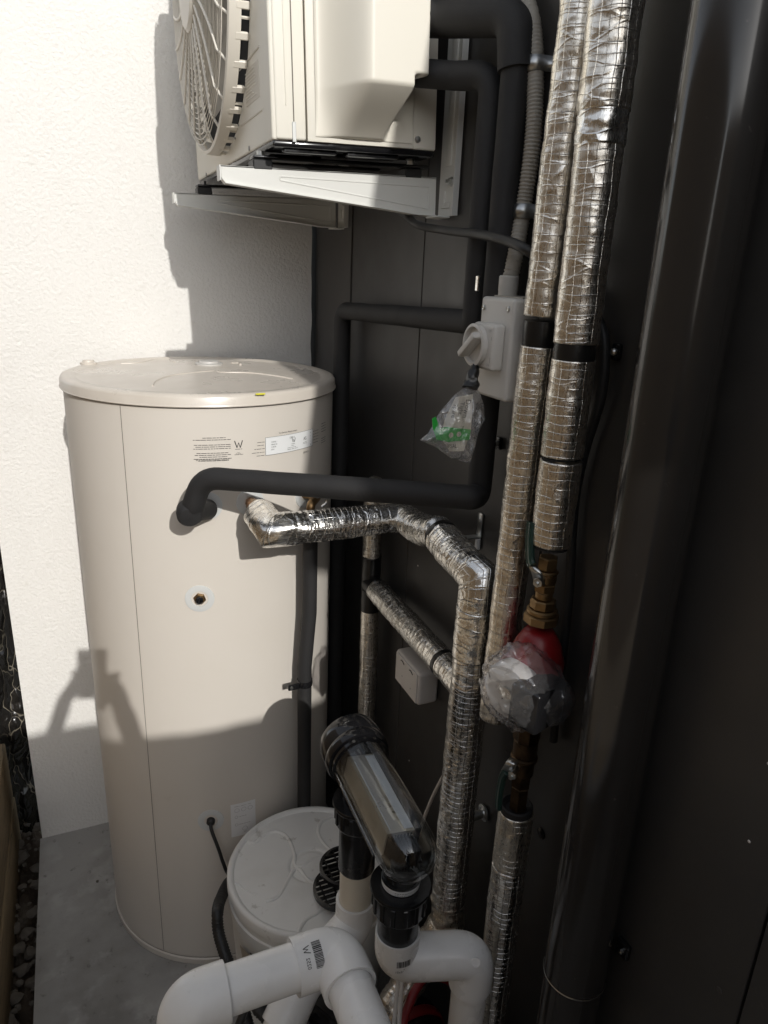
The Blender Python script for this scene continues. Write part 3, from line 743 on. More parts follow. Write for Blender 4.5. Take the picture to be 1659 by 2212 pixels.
# fan opening, blades and guard
FC = Vector((ux0, 1.612, 2.245)); FR = .270
b = B(); b.lathe([(FR-.004, -.002), (FR-.004, .0010), (.0001, .0010)], FC, (-1, 0, 0), 64); b.link('fan_opening', M_['void'], fp)
guard = B(); guard.lathe([(FR-.006, .020), (FR-.006, .032), (FR-.001, .038), (FR+.004, .036), (FR+.006, .028), (FR+.006, .016), (FR-.006, .016), (FR-.006, .020)], FC, (-1, 0, 0), 96, caps=False)
gd = guard.link('fan_guard', M_['fan_white'], hp)
def dome(r): return .044 + .010*(1-(r/FR)**2)
nring = 21
for k in range(nring):
    r = .070 + (FR-.082)*k/(nring-1)
    pts = [FC + Vector((-dome(r), r*math.cos(2*PI*j/72), r*math.sin(2*PI*j/72))) for j in range(73)]
    b = B(); b.tube(pts, (.0010 if k % 3 else .0015), 5, caps=False); b.link('guard_ring', M_['fan_white'], gd)
for k in range(24):
    a = 2*PI*(k+.3)/24
    pts = []
    for j in range(9):
        r = .064 + (FR-.066)*j/8; aa = a + .30*(j/8)
        dd = dome(r) if j < 8 else .030
        pts.append(FC + Vector((-dd - .0015, r*math.cos(aa), r*math.sin(aa))))
    pts.append(FC + Vector((-.001, (FR-.001)*math.cos(aa), (FR-.001)*math.sin(aa))))
    b = B(); b.tube(pts, .0026, 6); b.link('guard_spoke', M_['fan_white'], gd)
for k in range(40):
    a = 2*PI*k/40
    p = FC + Vector((-.018, (FR+.005)*math.cos(a), (FR+.005)*math.sin(a)))
    rot = Matrix.Rotation(a, 3, 'X')
    if k == 0: 
        b = B(); b.rbox((p.x-.008, p.y-.006, p.z-.006), (p.x+.016, p.y+.0015, p.z+.006), .0015, 1)
        tooth = b.link('guard_lug', M_['fan_white'], gd)
    else:
        o = tooth.copy(); COL.objects.link(o); o.parent = gd
        c = FC - U0
        o.matrix_local = Matrix.Translation(c) @ Matrix.Rotation(a, 4, 'X') @ Matrix.Translation(-c)
b = B(); b.lathe([(.066, .046), (.066, .058), (.060, .063), (.0001, .064)], FC, (-1, 0, 0), 48); b.link('guard_hub', M_['fan_white'], gd)
for k in range(4):
    a = 2*PI*k/4 + .5
    def bladef(u, v):
        r = .05 + .165*u; aa = a + (v-.5)*1.1 + .5*u
        return FC + Vector((-.004 - .022*v, r*math.cos(aa), r*math.sin(aa)))
    b = B(); b.grid(bladef, 10, 10); b.link('fan_blade', M_['grey_conduit'], hp, angle=180)

# wall brackets ------------------------------------------------------
def bracket(y, z, label):
    t = thing('wall_bracket', (W, y, z), label, 'bracket', 'brackets under the outdoor unit')
    xw = W - .003
    tilt = Matrix.Rotation(math.radians(-1.9), 3, 'Y')
    # vertical plate on the wall, with return flanges
    b = B(); b.rbox((xw - .002, y - .075, z - .010), (xw, y - .002, z + .60), .0008, 1)
    b.box((xw - .012, y - .0765, z - .010), (xw - .0005, y - .0752, z + .60))
    pl = b.link('wall_plate', M_['bracket'], t)
    b = B(); b.rbox((xw - .0045, y - .030, z + .004), (xw - .0015, y - .016, z + .034), .0014, 2); b.rbox((xw - .0045, y - .050, z + .004), (xw - .0015, y - .030, z + .014), .0014, 2); b.rbox((xw-.0045, y-.045, z+.075), (xw-.0015, y-.025, z+.42), .0014, 2); b.link('pressed_rib', M_['bracket'], pl)
    b = B(); b.lathe([(.0085, 0), (.0085, .0015), (.006, .0018), (.006, .007), (.003, .008), (.003, .013)], (xw - .002, y - .05, z + .048), (-1, 0, 0), 6); b.link('wall_bolt', M_['zinc'], pl, angle=20)
    # arm web: tapered plate in the plane of constant y
    x1 = W - .010; x0 = .257
    web = [(x1, y, z - .006), (x1, y, z + .058), (x0, y, z + .058), (x0 - .0, y, z + .040), (x0 + .006, y, z + .033), (x1 - .09, y, z + .001), (x1 - .04, y, z - .005)]
    pv = Vector((x1, y, z))
    R = lambda q: tilt @ (Vector(q) - pv) + pv
    b = B(); b.prism([R(q) for q in web], (0, .0022, 0)); arm = b.link('arm', M_['bracket'], t, smooth=False)
    b = B(); b.prism([R((x1, y, z+.0585)), R((x0, y, z+.0585)), R((x0, y, z+.0565)), R((x1, y, z+.0565))], (0, .038, 0)); b.link('top_flange', M_['bracket'], arm, smooth=False)
    low = [(x0, y, z + .040), (x0 + .006, y, z + .033), (x1 - .09, y, z + .001), (x1 - .04, y, z - .005), (x1, y, z - .006)]
    b = B(); b.add([R((q[0], y - .004, q[2])) for q in low] + [R((q[0], y + .012, q[2] - .001)) for q in low] + [R((q[0], y - .004, q[2]-.002)) for q in low] + [R((q[0], y + .012, q[2] - .003)) for q in low],
        [(i, i+1, i+6, i+5) for i in range(4)] + [(i+10, i+15, i+16, i+11) for i in range(4)] + [(i, i+10, i+11, i+1) for i in range(4)])
    b.link('lower_lip', M_['bracket'], arm)
    b = B(); b.prism([R((x0-.0005, y-.001, z+.059)), R((x0-.0005, y-.001, z+.036)), R((x0-.0005, y+.026, z+.036)), R((x0-.0005, y+.026, z+.059))], (-.002, 0, 0)); b.link('end_fold', M_['bracket'], arm, smooth=False)
    # long pressed panel of the web
    inn = [(x1-.014, z+.004), (x1-.014, z+.042), (x0+.10, z+.046), (x0+.10, z+.040)]
    for (xa, za), (xb, zb) in zip(inn, inn[1:] + inn[:1]):
        bb = B(); bb.tube([R((xa, y+.0004, za)), R((xb, y+.0004, zb))], .0016, 6); bb.link('pressed_edge', M_['bracket'], arm)
    b = B(); b.rbox((xw-.028, y-.050, z-.0135), (xw-.001, y-.002, z-.0105), .001, 1); b.link('plate_foot', M_['bracket'], pl)
bracket(1.303, 1.858, 'near white steel bracket arm with sunlit face under the outdoor unit')
bracket(1.868, 1.856, 'far white steel bracket arm in shade under the outdoor unit')

# ================================================================== BLACK LAGGED PIPES
def lag(path, r, name, label, cat='insulated pipe', seg=28, group=None, ends=True, m='foam', wob=.0006):
    b = B(); P = dense(path, .012)
    b.tube(P, r, seg, rf=lambda L, a, i: r + wob*noise.noise(Vector((L*22, math.cos(a), math.sin(a)))))
    o = b.link(name, M_[m], angle=50)
    return tag(o, label, cat, group)
XA = .627
yA = 1.012; yB = 1.075
o = lag(rpath([(0.5516, 1.2, 2.1306), (0.5809, 1.16, 2.1238), (XA, yA, (0.627, 1.0362, 2.0989)[2]), (XA, yA, 1.386), (0.6, 0.9891, 1.3909), (.205, 1.315, 1.365), (.183, 1.335, 1.292), tuple(p1 + ax1*.02)], [.05, .035, .05, .01, .055, .035], 8), .0212,
    'lagged_pipe', 'long black foam lagged pipe running from the outdoor unit to the tank front', group='black lagged pipes')
b = B(); b.tube(rpath([(0.5507, 1.198, 2.13), (0.5799, 1.158, 2.1232), (XA-.004, yA+.008, (0.627, 1.0362, 2.0989)[2]), (XA, yA, 2.03)], [.05, .04], 8), .0265, 28); b.link('lagging_sleeve', M_['foam'], o, angle=60)
b = B(); b.lathe([(.0245, -.004), (.0255, .008), (.0245, .020), (.019, .027), (.001, .029)], Vector((.184, 1.333, 1.292)) + Vector((-.002, .012, .0)), Vector((-.12, -1, -.25)), 28)
b.link('lagging_elbow', M_['foam'], o)
o = lag(rpath([(0.5563, 1.2, 2.0542), (0.5971, 1.14, 2.0438), (XA, yB, (0.627, 1.0898, 2.0355)[2]), (XA, yB, 1.672), (XA, 1.722, 1.650), (XA, 1.722, .30)], [.05, .035, .008, .038], 8), .0205,
    'lagged_pipe', 'black foam lagged pipe stepping along the dark wall then dropping beside the tank', group='black lagged pipes')
b = B(); q = (0.627, 1.3446, 1.655); b.lathe([(.0212, -.0005), (.0212, .0005)], (XA, q[1], 1.672 - (q[1]-1.075)*.034), (0, 1, -.034), 28, caps=False); b.link('lagging_joint', M_['void'], o)
q = (0.6, 1.037, 1.7352); b = B(); b.rbox((q[0]+.004, q[1]-.004, q[2]-.012), (q[0]+.008, q[1]+.004, q[2]+.012), .001, 1); b.link('foil_scrap', M_['foil_tape'], o)
# drain pipe from the third port
P3 = p3 + ax3*.035
dx = (0.4459, 1.4, 1.1643); dx2 = (0.432, 1.4, 0.6021)
b = B(); b.lathe([(.009, 0), (.009, .020), (.012, .021), (.012, .032), (.008, .033)], p3, ax3, 16)
t = thing('drain_pipe', (dx[0], dx[1], .2), 'thinner black lagged drain pipe dropping down the tank side from a brass valve', 'insulated pipe')
b.link('valve_nipple', M_['brass'], t)
b = B(); b.tube(rpath([tuple(P3), (dx[0], 1.40, P3.z - .002), (dx[0], 1.40, P3.z - .045)], .01, 6), .0095, 16); b.link('brass_elbow', M_['brass'], t)
b = B(); b.tube(dense([(dx[0], 1.40, P3.z - .045), (dx[0]-.001, 1.40, 1.0), (dx2[0]+.002, 1.40, .86), (dx2[0]+.002, 1.40, .25)], .05), .0165, 24, rf=lambda L, a, i: .0165 + .0004*noise.noise(Vector((L*20, a, 0)))); b.link('lagging', M_['foam'], t)
q = (0.4522, 1.38, 1.2757)
b = B(); b.tube(spline([(dx[0]+.008, 1.385, q[2]+.006), (dx[0]+.025, 1.38, q[2]+.008), (dx[0]+.030, 1.38, q[2]-.004), (dx[0]+.018, 1.38, q[2]-.014)], 6), .0024, 8); b.link('easing_lever', M_['zinc'], t)
q = (0.4232, 1.385, 0.821)
b = B(); b.lathe([(.0182, -.008), (.0190, 0), (.0182, .008)], (dx2[0]+.002, 1.40, q[2]), (0, 0, 1), 28, caps=False)
b.rbox((dx2[0]-.042, 1.386, q[2]-.0075), (dx2[0]-.014, 1.389, q[2]+.0075), .003, 2); cl = b.link('saddle_clip', M_['black_gloss'], t)
b = B(); b.lathe([(.0038, 0), (.0038, .0025), (.002, .003)], (dx2[0]-.034, 1.386, q[2]), (0, -1, 0), 12); b.link('clip_screw', M_['zinc'], cl)

# ================================================================== GREY CONDUIT, CLAMPS, ISOLATOR
con = thing('flexible_conduit', (.625, .99, 1.72), 'grey corrugated flexible conduit curving down the wall into the isolator', 'conduit')
cp = dense(spline([(.64, 1.16, 2.185), (.642, 1.10, 2.17), (0.643, 1.0432, 2.1356), (0.645, 1.0119, 2.0968), (0.647, 0.993, 2.0358), (0.647, 0.9806, 1.9392), (0.645, 0.9857, 1.8394), (0.63, 0.9761, 1.7596), (0.622, 0.9715, 1.738)], 12), .0016)
b = B(); b.tube(cp, .0125, 20, rf=lambda L, a, i: .0118 + .0012*math.sin(L*2*PI/.0052)); b.link('corrugated_tube', M_['grey_conduit'], con, angle=180)
q = (0.622, 0.9712, 1.7292)
b = B(); b.lathe([(.0135, .02), (.0150, .018), (.0150, -.002), (.0145, -.003), (.0145, -.032)], (q[0], q[1], q[2]), (0, 0, 1), 24); b.link('gland', M_['grey_box'], con)
for (pp, lab) in (((0.647, 0.993, 2.0358), 'upper zinc saddle clamp holding the grey conduit'), ((0.645, 0.9848, 1.8413), 'lower zinc saddle clamp holding the grey conduit')):
    t = thing('pipe_clamp', pp, lab, 'clamp', 'saddle clamps on the grey conduit')
    c = Vector(pp); b = B(); vs = []
    for k in range(17):
        a = PI*.5 + PI*(k/16) if True else 0
        vs.append((c.x + .0150*math.cos(a), c.y - .0150*math.sin(a) * 1.0, 0))
    prof = [Vector((c.x + .0148*math.cos(a), c.y + .0148*math.sin(a), c.z)) for a in [PI*.5 + PI*k/16 for k in range(17)]] + [Vector((W - .003, c.y - .016, c.z)), Vector((W - .0028, c.y - .046, c.z))]
    outr = prof
    vv = []
    for p in outr: vv += [p + Vector((0, 0, -.010)), p + Vector((0, 0, .010))]
    b.add(vv, [(2*i, 2*i+2, 2*i+3, 2*i+1) for i in range(len(outr)-1)])
    so = b.link('strap', M_['zinc'], t, angle=60, fix=False)
    md = so.modifiers.new('thickness', 'SOLIDIFY'); md.thickness = .0014
    b = B(); b.lathe([(.0045, 0), (.0042, .002), (.001, .003)], (W - .004, c.y - .034, c.z), (-1, 0, 0), 12); b.link('screw', M_['red_hose'] if 'upper' in lab else M_['zinc'], t)

SX = .577
iso = thing('isolator_switch', (W, .926, 1.575), 'pale grey weatherproof isolator switch with a round rotary dial', 'switch')
b = B(); b.rbox((SX + .046, .884, 1.573), (W - .001, .971, 1.7175), .005, 3); b.link('base_box', M_['grey_box'], iso)
b = B(); b.rbox((SX, .8825, 1.572), (SX + .0452, .9725, 1.7185), .006, 4); cv = b.link('cover', M_['grey_box'], iso)
for q in ((0.577, 0.9626, 1.7023), (0.577, 0.8949, 1.7039)):
    b = B(); b.lathe([(.0042, 0), (.0042, .0016), (.003, .0024), (.0012, .0018)], (SX, q[1], q[2]), (-1, 0, 0), 14); b.link('cover_screw', M_['zinc'], cv)
dq = (0.56, 0.9266, 1.6495)
DX = SX - .020
b = B(); b.rbox((DX, dq[1] - .031, dq[2] - .034), (SX + .001, dq[1] + .031, dq[2] + .033), .006, 3); dp_ = b.link('dial_plate', M_['grey_box'], iso)
b = B(); b.lathe([(.031, 0), (.031, .007), (.0265, .0085), (.0255, .0015), (.0001, .0012)], (DX - .0002, dq[1] + .014, dq[2]), (-1, 0, 0), 48); b.link('dial_ring', M_['grey_box'], dp_)
b = B(); b.rbox((DX - .020, dq[1] - .012, dq[2] - .0050), (DX - .001, dq[1] + .042, dq[2] + .0050), .0025, 2, Matrix.Rotation(math.radians(-38), 3, 'X')); hd = b.link('dial_handle', M_['grey_box'], dp_)
b = B()
def side_place(y0, z0): return lambda x, y: Vector((DX - .0004, y0 - x, z0 + y))
put_text(b, 'OFF', side_place(dq[1] - .0165, dq[2] + .021), .0056, .85)
put_text(b, 'ON', side_place(dq[1] - .0175, dq[2] - .027), .0056, .85)
b.box((DX - .0005, dq[1] - .0262, dq[2] - .022), (DX - .0002, dq[1] - .0255, dq[2] - .014))
b.box((DX - .0005, dq[1] - .0262, dq[2] + .010), (DX - .0002, dq[1] - .0255, dq[2] + .015))
b.link('dial_lettering', M_['print_grey'], dp_, smooth=False, fix=False)
b = B()
for k in range(11):
    z = 1.652 - k*.0036; x = SX + .020
    while x < SX + .038:
        w = random.uniform(.002, .005); b.box((x, .8823, z), (min(x+w, SX+.040), .8826, z+.0016)); x += w + .0012
b.link('side_print', M_['print_grey'], cv, smooth=False)
b = B(); b.box((SX + .018, .89, 1.7186), (W-.002, .965, 1.7205)); b.link('box_seal', M_['grey_conduit'], iso, smooth=False)

# bag of leftovers taped to the dial
YB = .930
bag = thing('parts_bag', (0.5476, 0.93, 1.6099), 'clear plastic bag with a paper slip taped under the dial', 'plastic bag')
b = B()
tp = [(0.5527, 0.935, 1.6194), (0.5492, 0.93, 1.6099), (0.5458, 0.928, 1.5999), (0.542, 0.925, 1.5881)]
b.tube(spline(tp, 8), .010, 16, rf=lambda L, a, i: .006 + .17*L + .004*noise.noise(Vector((L*90, math.cos(a)*2, math.sin(a)*2)))); b.link('tape_knot', M_['tape'], bag, angle=60)
outl = [(0.5385, 0.925, 1.5909), (0.5154, 0.92, 1.5813), (0.4878, 0.915, 1.5558), (0.469, 0.91, 1.5267), (0.4536, 0.905, 1.5175), (0.4786, 0.905, 1.5064), (0.5072, 0.905, 1.487), (0.5407, 0.905, 1.4769), (0.5494, 0.91, 1.5011), (0.5552, 0.915, 1.5212), (0.5693, 0.92, 1.541), (0.5686, 0.925, 1.5614), (0.5584, 0.925, 1.5828), (0.5499, 0.925, 1.5879)]
def pouch(b, outl, thick, sgn, n=12, seed=0, ctr=None):
    P = [Vector(p) for p in outl]; c = ctr or sum(P, Vector())/len(P)
    P2 = []
    for i in range(len(P)):
        a, d = P[i], P[(i+1) % len(P)]
        for k in range(6): P2.append(a.lerp(d, k/6))
    m = len(P2); vs = [c + Vector((0, sgn*thick, 0))]; 
    for j in range(1, n+1):
        t = j/n
        for k, p in enumerate(P2):
            q = c.lerp(p, t); h = math.sqrt(max(0, 1-t*t))*thick
            rq = Vector((q.x*70, q.y*20, q.z*26)) + Vector((seed, 0, 0))
            nn = noise.noise(q*40 + Vector((seed, 0, 0)))*.008*(1-t**4) + (abs(noise.noise(rq))-.25)*.016*(1-t**6)
            vs.append(q + Vector((nn*.4, sgn*h + nn, nn*.2)))
    fs = [(0, 1+k, 1+(k+1) % m) for k in range(m)]
    for j in range(n-1):
        for k in range(m):
            a = 1+j*m; fs.append((a+k, a+m+k, a+m+(k+1) % m, a+(k+1) % m))
    b.add(vs, fs); return b
b = B(); pouch(b, outl, .014, -1, seed=1); pouch(b, outl, .012, 1, seed=4); b.link('bag_film', M_['film'], bag, angle=60)
pap = [(0.5164, 0.921, 1.5757), (0.5453, 0.921, 1.579), (0.543, 0.914, 1.5256), (0.5312, 0.911, 1.4948), (0.5073, 0.911, 1.4962), (0.4911, 0.913, 1.5179), (0.4989, 0.917, 1.5446)]
b = B(); b.prism(pap, (0, .0006, 0)); pp_ = b.link('paper_slip', M_['paper'], bag, smooth=False)
def strip(name, pts, m, parent, h=.0008):
    b = B(); b.prism(pts, (0, h, 0)); return b.link(name, m, parent, smooth=False)
strip('green_band', [(0.4863, 0.9115, 1.5303), (0.4968, 0.9115, 1.534), (0.5413, 0.9115, 1.5277), (0.5387, 0.91, 1.5125), (0.5025, 0.91, 1.5109), (0.4836, 0.91, 1.5155)], M_['green_print'], bag)
strip('green_band', [(0.4711, 0.905, 1.5482), (0.4769, 0.905, 1.5513), (0.486, 0.905, 1.5304), (0.4984, 0.903, 1.5149), (0.4798, 0.903, 1.5173), (0.473, 0.904, 1.5346)], M_['green_print'], bag)
for c in ((0.4913, 0.909, 1.5188), (0.5066, 0.909, 1.5215), (0.5198, 0.909, 1.5222)):
    b = B(); b.lathe([(.0040, 0), (.0001, .0004)], c, (0, -1, 0), 14); b.link('printed_dot', M_['paper'], bag)
b = B()
def yplace(p, dx=(1, 0, 0), dz=(0, 0, 1)):
    p = Vector(p); dx = Vector(dx).normalized(); dz = Vector(dz).normalized(); return lambda x, y: p + dx*x + dz*y
put_text(b, 'CLIPSAL', yplace((0.4941, 0.9105, 1.5021), (1, 0, -.05)), .0088, .78)
put_text(b, 'Down', yplace((0.5313, 0.915, 1.5735), (-.15, 0, -1), (1, 0, -.1)), .0125, .9)
put_text(b, 'Tight', yplace((0.5222, 0.915, 1.5697), (-.15, 0, -1), (1, 0, -.1)), .0105, .9)
put_text(b, 'Spare', yplace((0.5108, 0.915, 1.5673), (-.15, 0, -1), (1, 0, -.1)), .0105, .9)
b.link('handwriting', M_['print'], pp_, smooth=False, fix=False)

# black cable from the unit across the wall and behind the foil pipes
b = B(); b.tube(spline([(.50, 1.42, 1.90), (0.607, 1.36, 1.8593), (0.6081, 1.28, 1.8323), (0.625, 1.2, 1.8205), (0.592, 1.0135, 1.8066), (0.592, 0.9335, 1.7953), (0.597, 0.8858, 1.7816), (0.645, 0.8945, 1.7613), (0.645, 0.8293, 1.7262), (0.65, 0.7839, 1.693), (0.652, 0.7687, 1.6584), (0.655, 0.7677, 1.5967), (0.655, 0.7864, 1.5144), (0.655, 0.7923, 1.4291), (0.655, 0.7768, 1.2863), (0.655, 0.7678, 1.0431)], 12), .0072, 14)
o = b.link('black_cable', M_['black_rubber']); tag(o, 'thick black cable sagging from the unit across behind the foil pipes', 'cable')

# ================================================================== FOIL LAGGED PIPES
def foil_rf(r, amp=.0013, seed=0):
    def f(L, a, i):
        n1 = noise.noise(Vector((L*55 + seed, math.cos(a)*.8, math.sin(a)*.8)))
        n2 = noise.noise(Vector((L*16 + seed*3, math.cos(a)*1.2, math.sin(a)*1.2)))
        n3 = noise.noise(Vector((L*160 + seed, math.cos(a)*1.6, math.sin(a)*1.6)))
        return r + amp*(n1*.8 + n2*1.0 + n3*.35)
    return f
def foil(parent, path, r, m='foil', name='foil_lagging', seed=0, amp=.0013, step=.0022, seg=48, a0=0.0):
    pd = dense(path, step); P = [Vector(p) for p in path]
    for i in range(1, len(P) - 1):
        an = (P[i] - P[i-1]).angle(P[i+1] - P[i], 0)
        if an > .3: pd = [q for q in pd if (q - P[i]).length < 1e-6 or (q - P[i]).length > r * math.tan(an / 2) * 1.12]
    b = B(); b.tube(pd, r, seg, rf=foil_rf(r, amp, seed), a0=a0, mitre=True)
    return b.link(name, M_[m], parent, angle=180)
def band(parent, c, ax, r, h, m='tape', name='tape_band'):
    b = B(); b.lathe([(r*.9, -h/2), (r, -h/2+.0006), (r+.0006, 0), (r, h/2-.0006), (r*.9, h/2)], c, ax, 40)
    return b.link(name, M_[m], parent)

# two risers side by side
fl = thing('foil_pipe', (.6, .845, 0), 'left of the two tall foil lagged risers, thinner, ending behind the wrapped pump', 'foil pipe', 'foil lagged pipes')
Lp = [(0.6, 0.8496, 2.0974), (0.6, 0.8322, 1.9671), (0.6, 0.8315, 1.8346), (0.6, 0.8435, 1.6878)]
Lz = Vector(Lp[3])
lx, ly = .60, .845
foil(fl, [(lx, ly-.018, 2.16), (lx, ly-.006, 1.9), (lx, ly, 1.6985)], .0262, seed=2)
zb1 = (0.6, 0.8422, 1.6754)[2]
band(fl, (lx, ly, zb1), (0, 0, 1), .0240, .034)
foil(fl, [(lx, ly, zb1 - .0175), (lx, ly+.006, 1.4), (lx, ly+.010, 1.2), (lx, ly+.012, 1.045)], .0258, seed=5)
fr = thing('foil_pipe', (.6, .765, 1.38), 'right of the two tall foil lagged risers, thicker, ending above the valve', 'foil pipe', 'foil lagged pipes')
rx, ry = .60, .766
zt1 = (0.6, 0.7698, 1.9321)[2]
foil(fr, [(rx, ry+.002, 2.16), (rx, ry+.002, 2.0), (rx, ry+.001, zt1+.003)], .0315, seed=11, amp=.002)
foil(fr, [(rx, ry+.001, zt1+.006), (rx, ry+.001, zt1-.033)], .0300, 'foil_tape', 'foil_tape_wrap', 3, .0022)
foil(fr, [(rx, ry+.001, zt1-.030), (rx, ry, (0.6, 0.7624, 1.67)[2])], .0288, seed=17)
zb2 = (0.6, 0.7634, 1.6605)[2]
band(fr, (rx, ry, zb2), (0, 0, 1), .0268, .024)
z980 = (0.6, 0.7739, 1.5176)[2]
foil(fr, [(rx, ry, zb2-.0115), (rx, ry, z980+.003)], .0284, seed=23)
b = B(); b.lathe([(.0262, -.004), (.0262, .004)], (rx, ry, z980), (0, .20, 1), 32, caps=False); b.link('open_joint', M_['void'], fr)
foil(fr, [(rx, ry, z980-.004), (rx, ry, 1.392)], .0284, seed=29)
b = B(); b.lathe([(.0245, 0), (.0245, -.006)], (rx, ry, 1.392), (0, 0, 1), 32); b.link('lagging_end', M_['foam'], fr)

# ball valves with lever handles: brass bodies built from hex and round turnings
def turn(parent, segs, x, y, mm='brass', name='fitting'):
    for (z1, z0, r, sg) in segs:
        b = B(); b.lathe([(r*.86, z0), (r, z0+.0018), (r, z1-.0018), (r*.86, z1)], (x, y, 0), (0, 0, 1), sg, .35); b.link(name if sg != 6 else 'hex_nut', M_[mm], parent, angle=25)
def lever(parent, hub, pts, wdt=.0075):
    hub = Vector(hub)
    b = B(); b.lathe([(.0045, 0), (.0045, .020), (.007, .021), (.007, .026), (.003, .027), (.003, .033)], hub, (-.8, -.6, 0), 6); b.link('valve_stem', M_['zinc'], parent, angle=25)
    P = [Vector(p) for p in pts]
    up = Vector((.6, -.8, 0))
    b = B(); vs = []
    for p in spline(P[:2] + [P[2]], 4): vs += [p + up*.008, p - up*.008]
    n = len(vs)//2; b.add(vs, [(2*i, 2*i+2, 2*i+3, 2*i+1) for i in range(n-1)])
    o = b.link('lever_arm', M_['zinc'], parent, fix=False); md = o.modifiers.new('thickness', 'SOLIDIFY'); md.thickness = .002; md.offset = 0
    b = B(); sp = spline(P[2:], 6)
    b.tube(sp, wdt, 14, rf=lambda L, a, i: wdt*(.42 + .58*abs(math.cos(a))) if True else wdt); b.link('lever_grip', M_['green_grip'], parent)
v1 = thing('ball_valve', (rx, ry, 1.27), 'upper brass ball valve with green lever raised beside the foil pipe', 'valve', 'brass ball valves')
zv = lambda py: None
turn(v1, [((0.6, 0.7672, 1.3726)[2]-.001, (0.6, 0.7631, 1.3512)[2], .0145, 6), ((0.6, 0.7631, 1.3512)[2], (0.6, 0.7621, 1.3459)[2], .0165, 24), ((0.6, 0.7621, 1.3459)[2], (0.6, 0.7592, 1.3311)[2], .0150, 24), ((0.6, 0.7592, 1.3311)[2], (0.6, 0.7566, 1.3176)[2], .0160, 6), ((0.6, 0.7566, 1.3176)[2], (0.6, 0.7542, 1.3054)[2], .0125, 24), ((0.6, 0.7542, 1.3054)[2], (0.6, 0.7513, 1.2904)[2], .0190, 8), ((0.6, 0.7513, 1.2904)[2], (0.6, 0.7497, 1.2822)[2], .0225, 24), ((0.6, 0.7497, 1.2822)[2], (0.6, 0.7468, 1.2672)[2], .0260, 8)], rx, ry)
lever(v1, (rx-.010, ry-.006, (0.6, 0.7673, 1.3437)[2]), [(0.585, 0.7598, 1.333), (0.575, 0.7561, 1.3532), (0.572, 0.7646, 1.3615), (0.572, 0.7704, 1.3677), (0.572, 0.7764, 1.3937), (0.574, 0.7811, 1.4212)], .0080)

# circulating pump: red body on the pipe, black and silver head pointing into the passage, wrapped in film
pm = thing('circulating_pump', (rx, ry, 1.12), 'red circulating pump with its head wrapped in clear plastic film', 'pump')
zp1 = (0.6, 0.7618, 1.255)[2]; zp0 = (0.6, 0.7564, 1.0992)[2]
b = B(); b.lathe([(.020, zp1), (.026, zp1-.008), (.034, zp1-.022), (.042, zp1-.050), (.042, zp1-.085), (.034, zp1-.115), (.022, zp0+.01), (.020, zp0)], (rx, ry, 0), (0, 0, 1), 32); b.link('pump_body', M_['red_paint'], pm, angle=60)
hc = Vector((0.575, 0.7598, 1.17)); hax = Vector((-.86, -.30, -.02)).normalized()
b = B(); b.lathe([(.048, -.035), (.050, -.020), (.050, -.002), (.046, .004)], hc, hax, 40); b.link('motor_flange', M_['red_paint'], pm)
b = B(); b.lathe([(.043, .004), (.045, .010), (.045, .030), (.041, .036), (.0001, .037)], hc, hax, 40); mh = b.link('motor_head', M_['pump_grey'], pm)
b = B(); b.lathe([(.011, .0372), (.011, .041), (.004, .042)], hc, hax, 20); b.link('bleed_screw', M_['zinc'], mh)
b = B(); q = Vector((0.575, 0.7244, 1.1742)); b.rbox((q.x-.040, q.y-.036, q.z-.036), (q.x+.030, q.y+.014, q.z+.030), .006, 3, Matrix.Rotation(.35, 3, 'Z')); b.link('control_box', M_['black_plastic'], pm)
bm = bmesh.new(); bmesh.ops.create_icosphere(bm, subdivisions=5, radius=1)
wc = Vector((0.56, 0.7394, 1.1823))
for q in bm.verts:
    d = q.co.copy(); n1 = noise.fractal(d*2.4 + Vector((3, 0, 0)), 1, 2, 4); n2 = abs(noise.noise(d*6)) 
    n3 = abs(noise.noise(Vector((d.x*5+2+d.z*9, d.y*5-d.z*6, d.z*3)))) 
    s = 1 + .13*n1 - .10*n2 - .07*n3
    tail = max(0, d.dot(Vector((.65, -.72, -.22)).normalized()) - .80) * 1.7
    q.co = Vector((d.x*.062, d.y*.058, d.z*.066))*s*(1+tail) + wc
bm.verts.index_update(); b = B(); b.add([q.co for q in bm.verts], [[q.index for q in f.verts] for f in bm.faces]); bm.free(); b.link('wrap_film', M_['wrap'], pm, angle=180)

v2 = thing('ball_valve', (rx, ry, .9), 'lower tarnished ball valve under the pump with dark lever hanging down', 'valve', 'brass ball valves')
ZZ = lambda a: a
turn(v2, [(zp0, (0.605, 0.7686, 1.0571)[2], .0215, 8), ((0.605, 0.7686, 1.0571)[2], (0.605, 0.7694, 1.0267)[2], .0190, 24), ((0.605, 0.7694, 1.0267)[2], (0.605, 0.7706, 1.0188)[2], .0215, 24), ((0.605, 0.7706, 1.0188)[2], (0.605, 0.7694, 0.991)[2], .0175, 24), ((0.605, 0.7694, 0.991)[2], (0.605, 0.7677, 0.967)[2], .0160, 6), ((0.605, 0.7677, 0.967)[2], (0.605, 0.7638, 0.9314)[2]-.01, .0150, 6)], .605, ry + .006, 'brass_dark')
lever(v2, (.590, ry, (0.6, 0.7817, 1.0119)[2]), [(0.58, 0.7626, 1.0314), (0.57, 0.7573, 1.0294), (0.568, 0.7642, 1.0108), (0.568, 0.7718, 0.9925), (0.569, 0.7769, 0.9566), (0.571, 0.7779, 0.9274)], .0072)
f2 = thing('foil_pipe', (.605, .772, 0), 'lower foil lagged pipe with open black end below the lever valve', 'foil pipe', 'foil lagged pipes')
px_, py_ = .607, .778
zf = (0.607, 0.7822, 0.9099)[2]
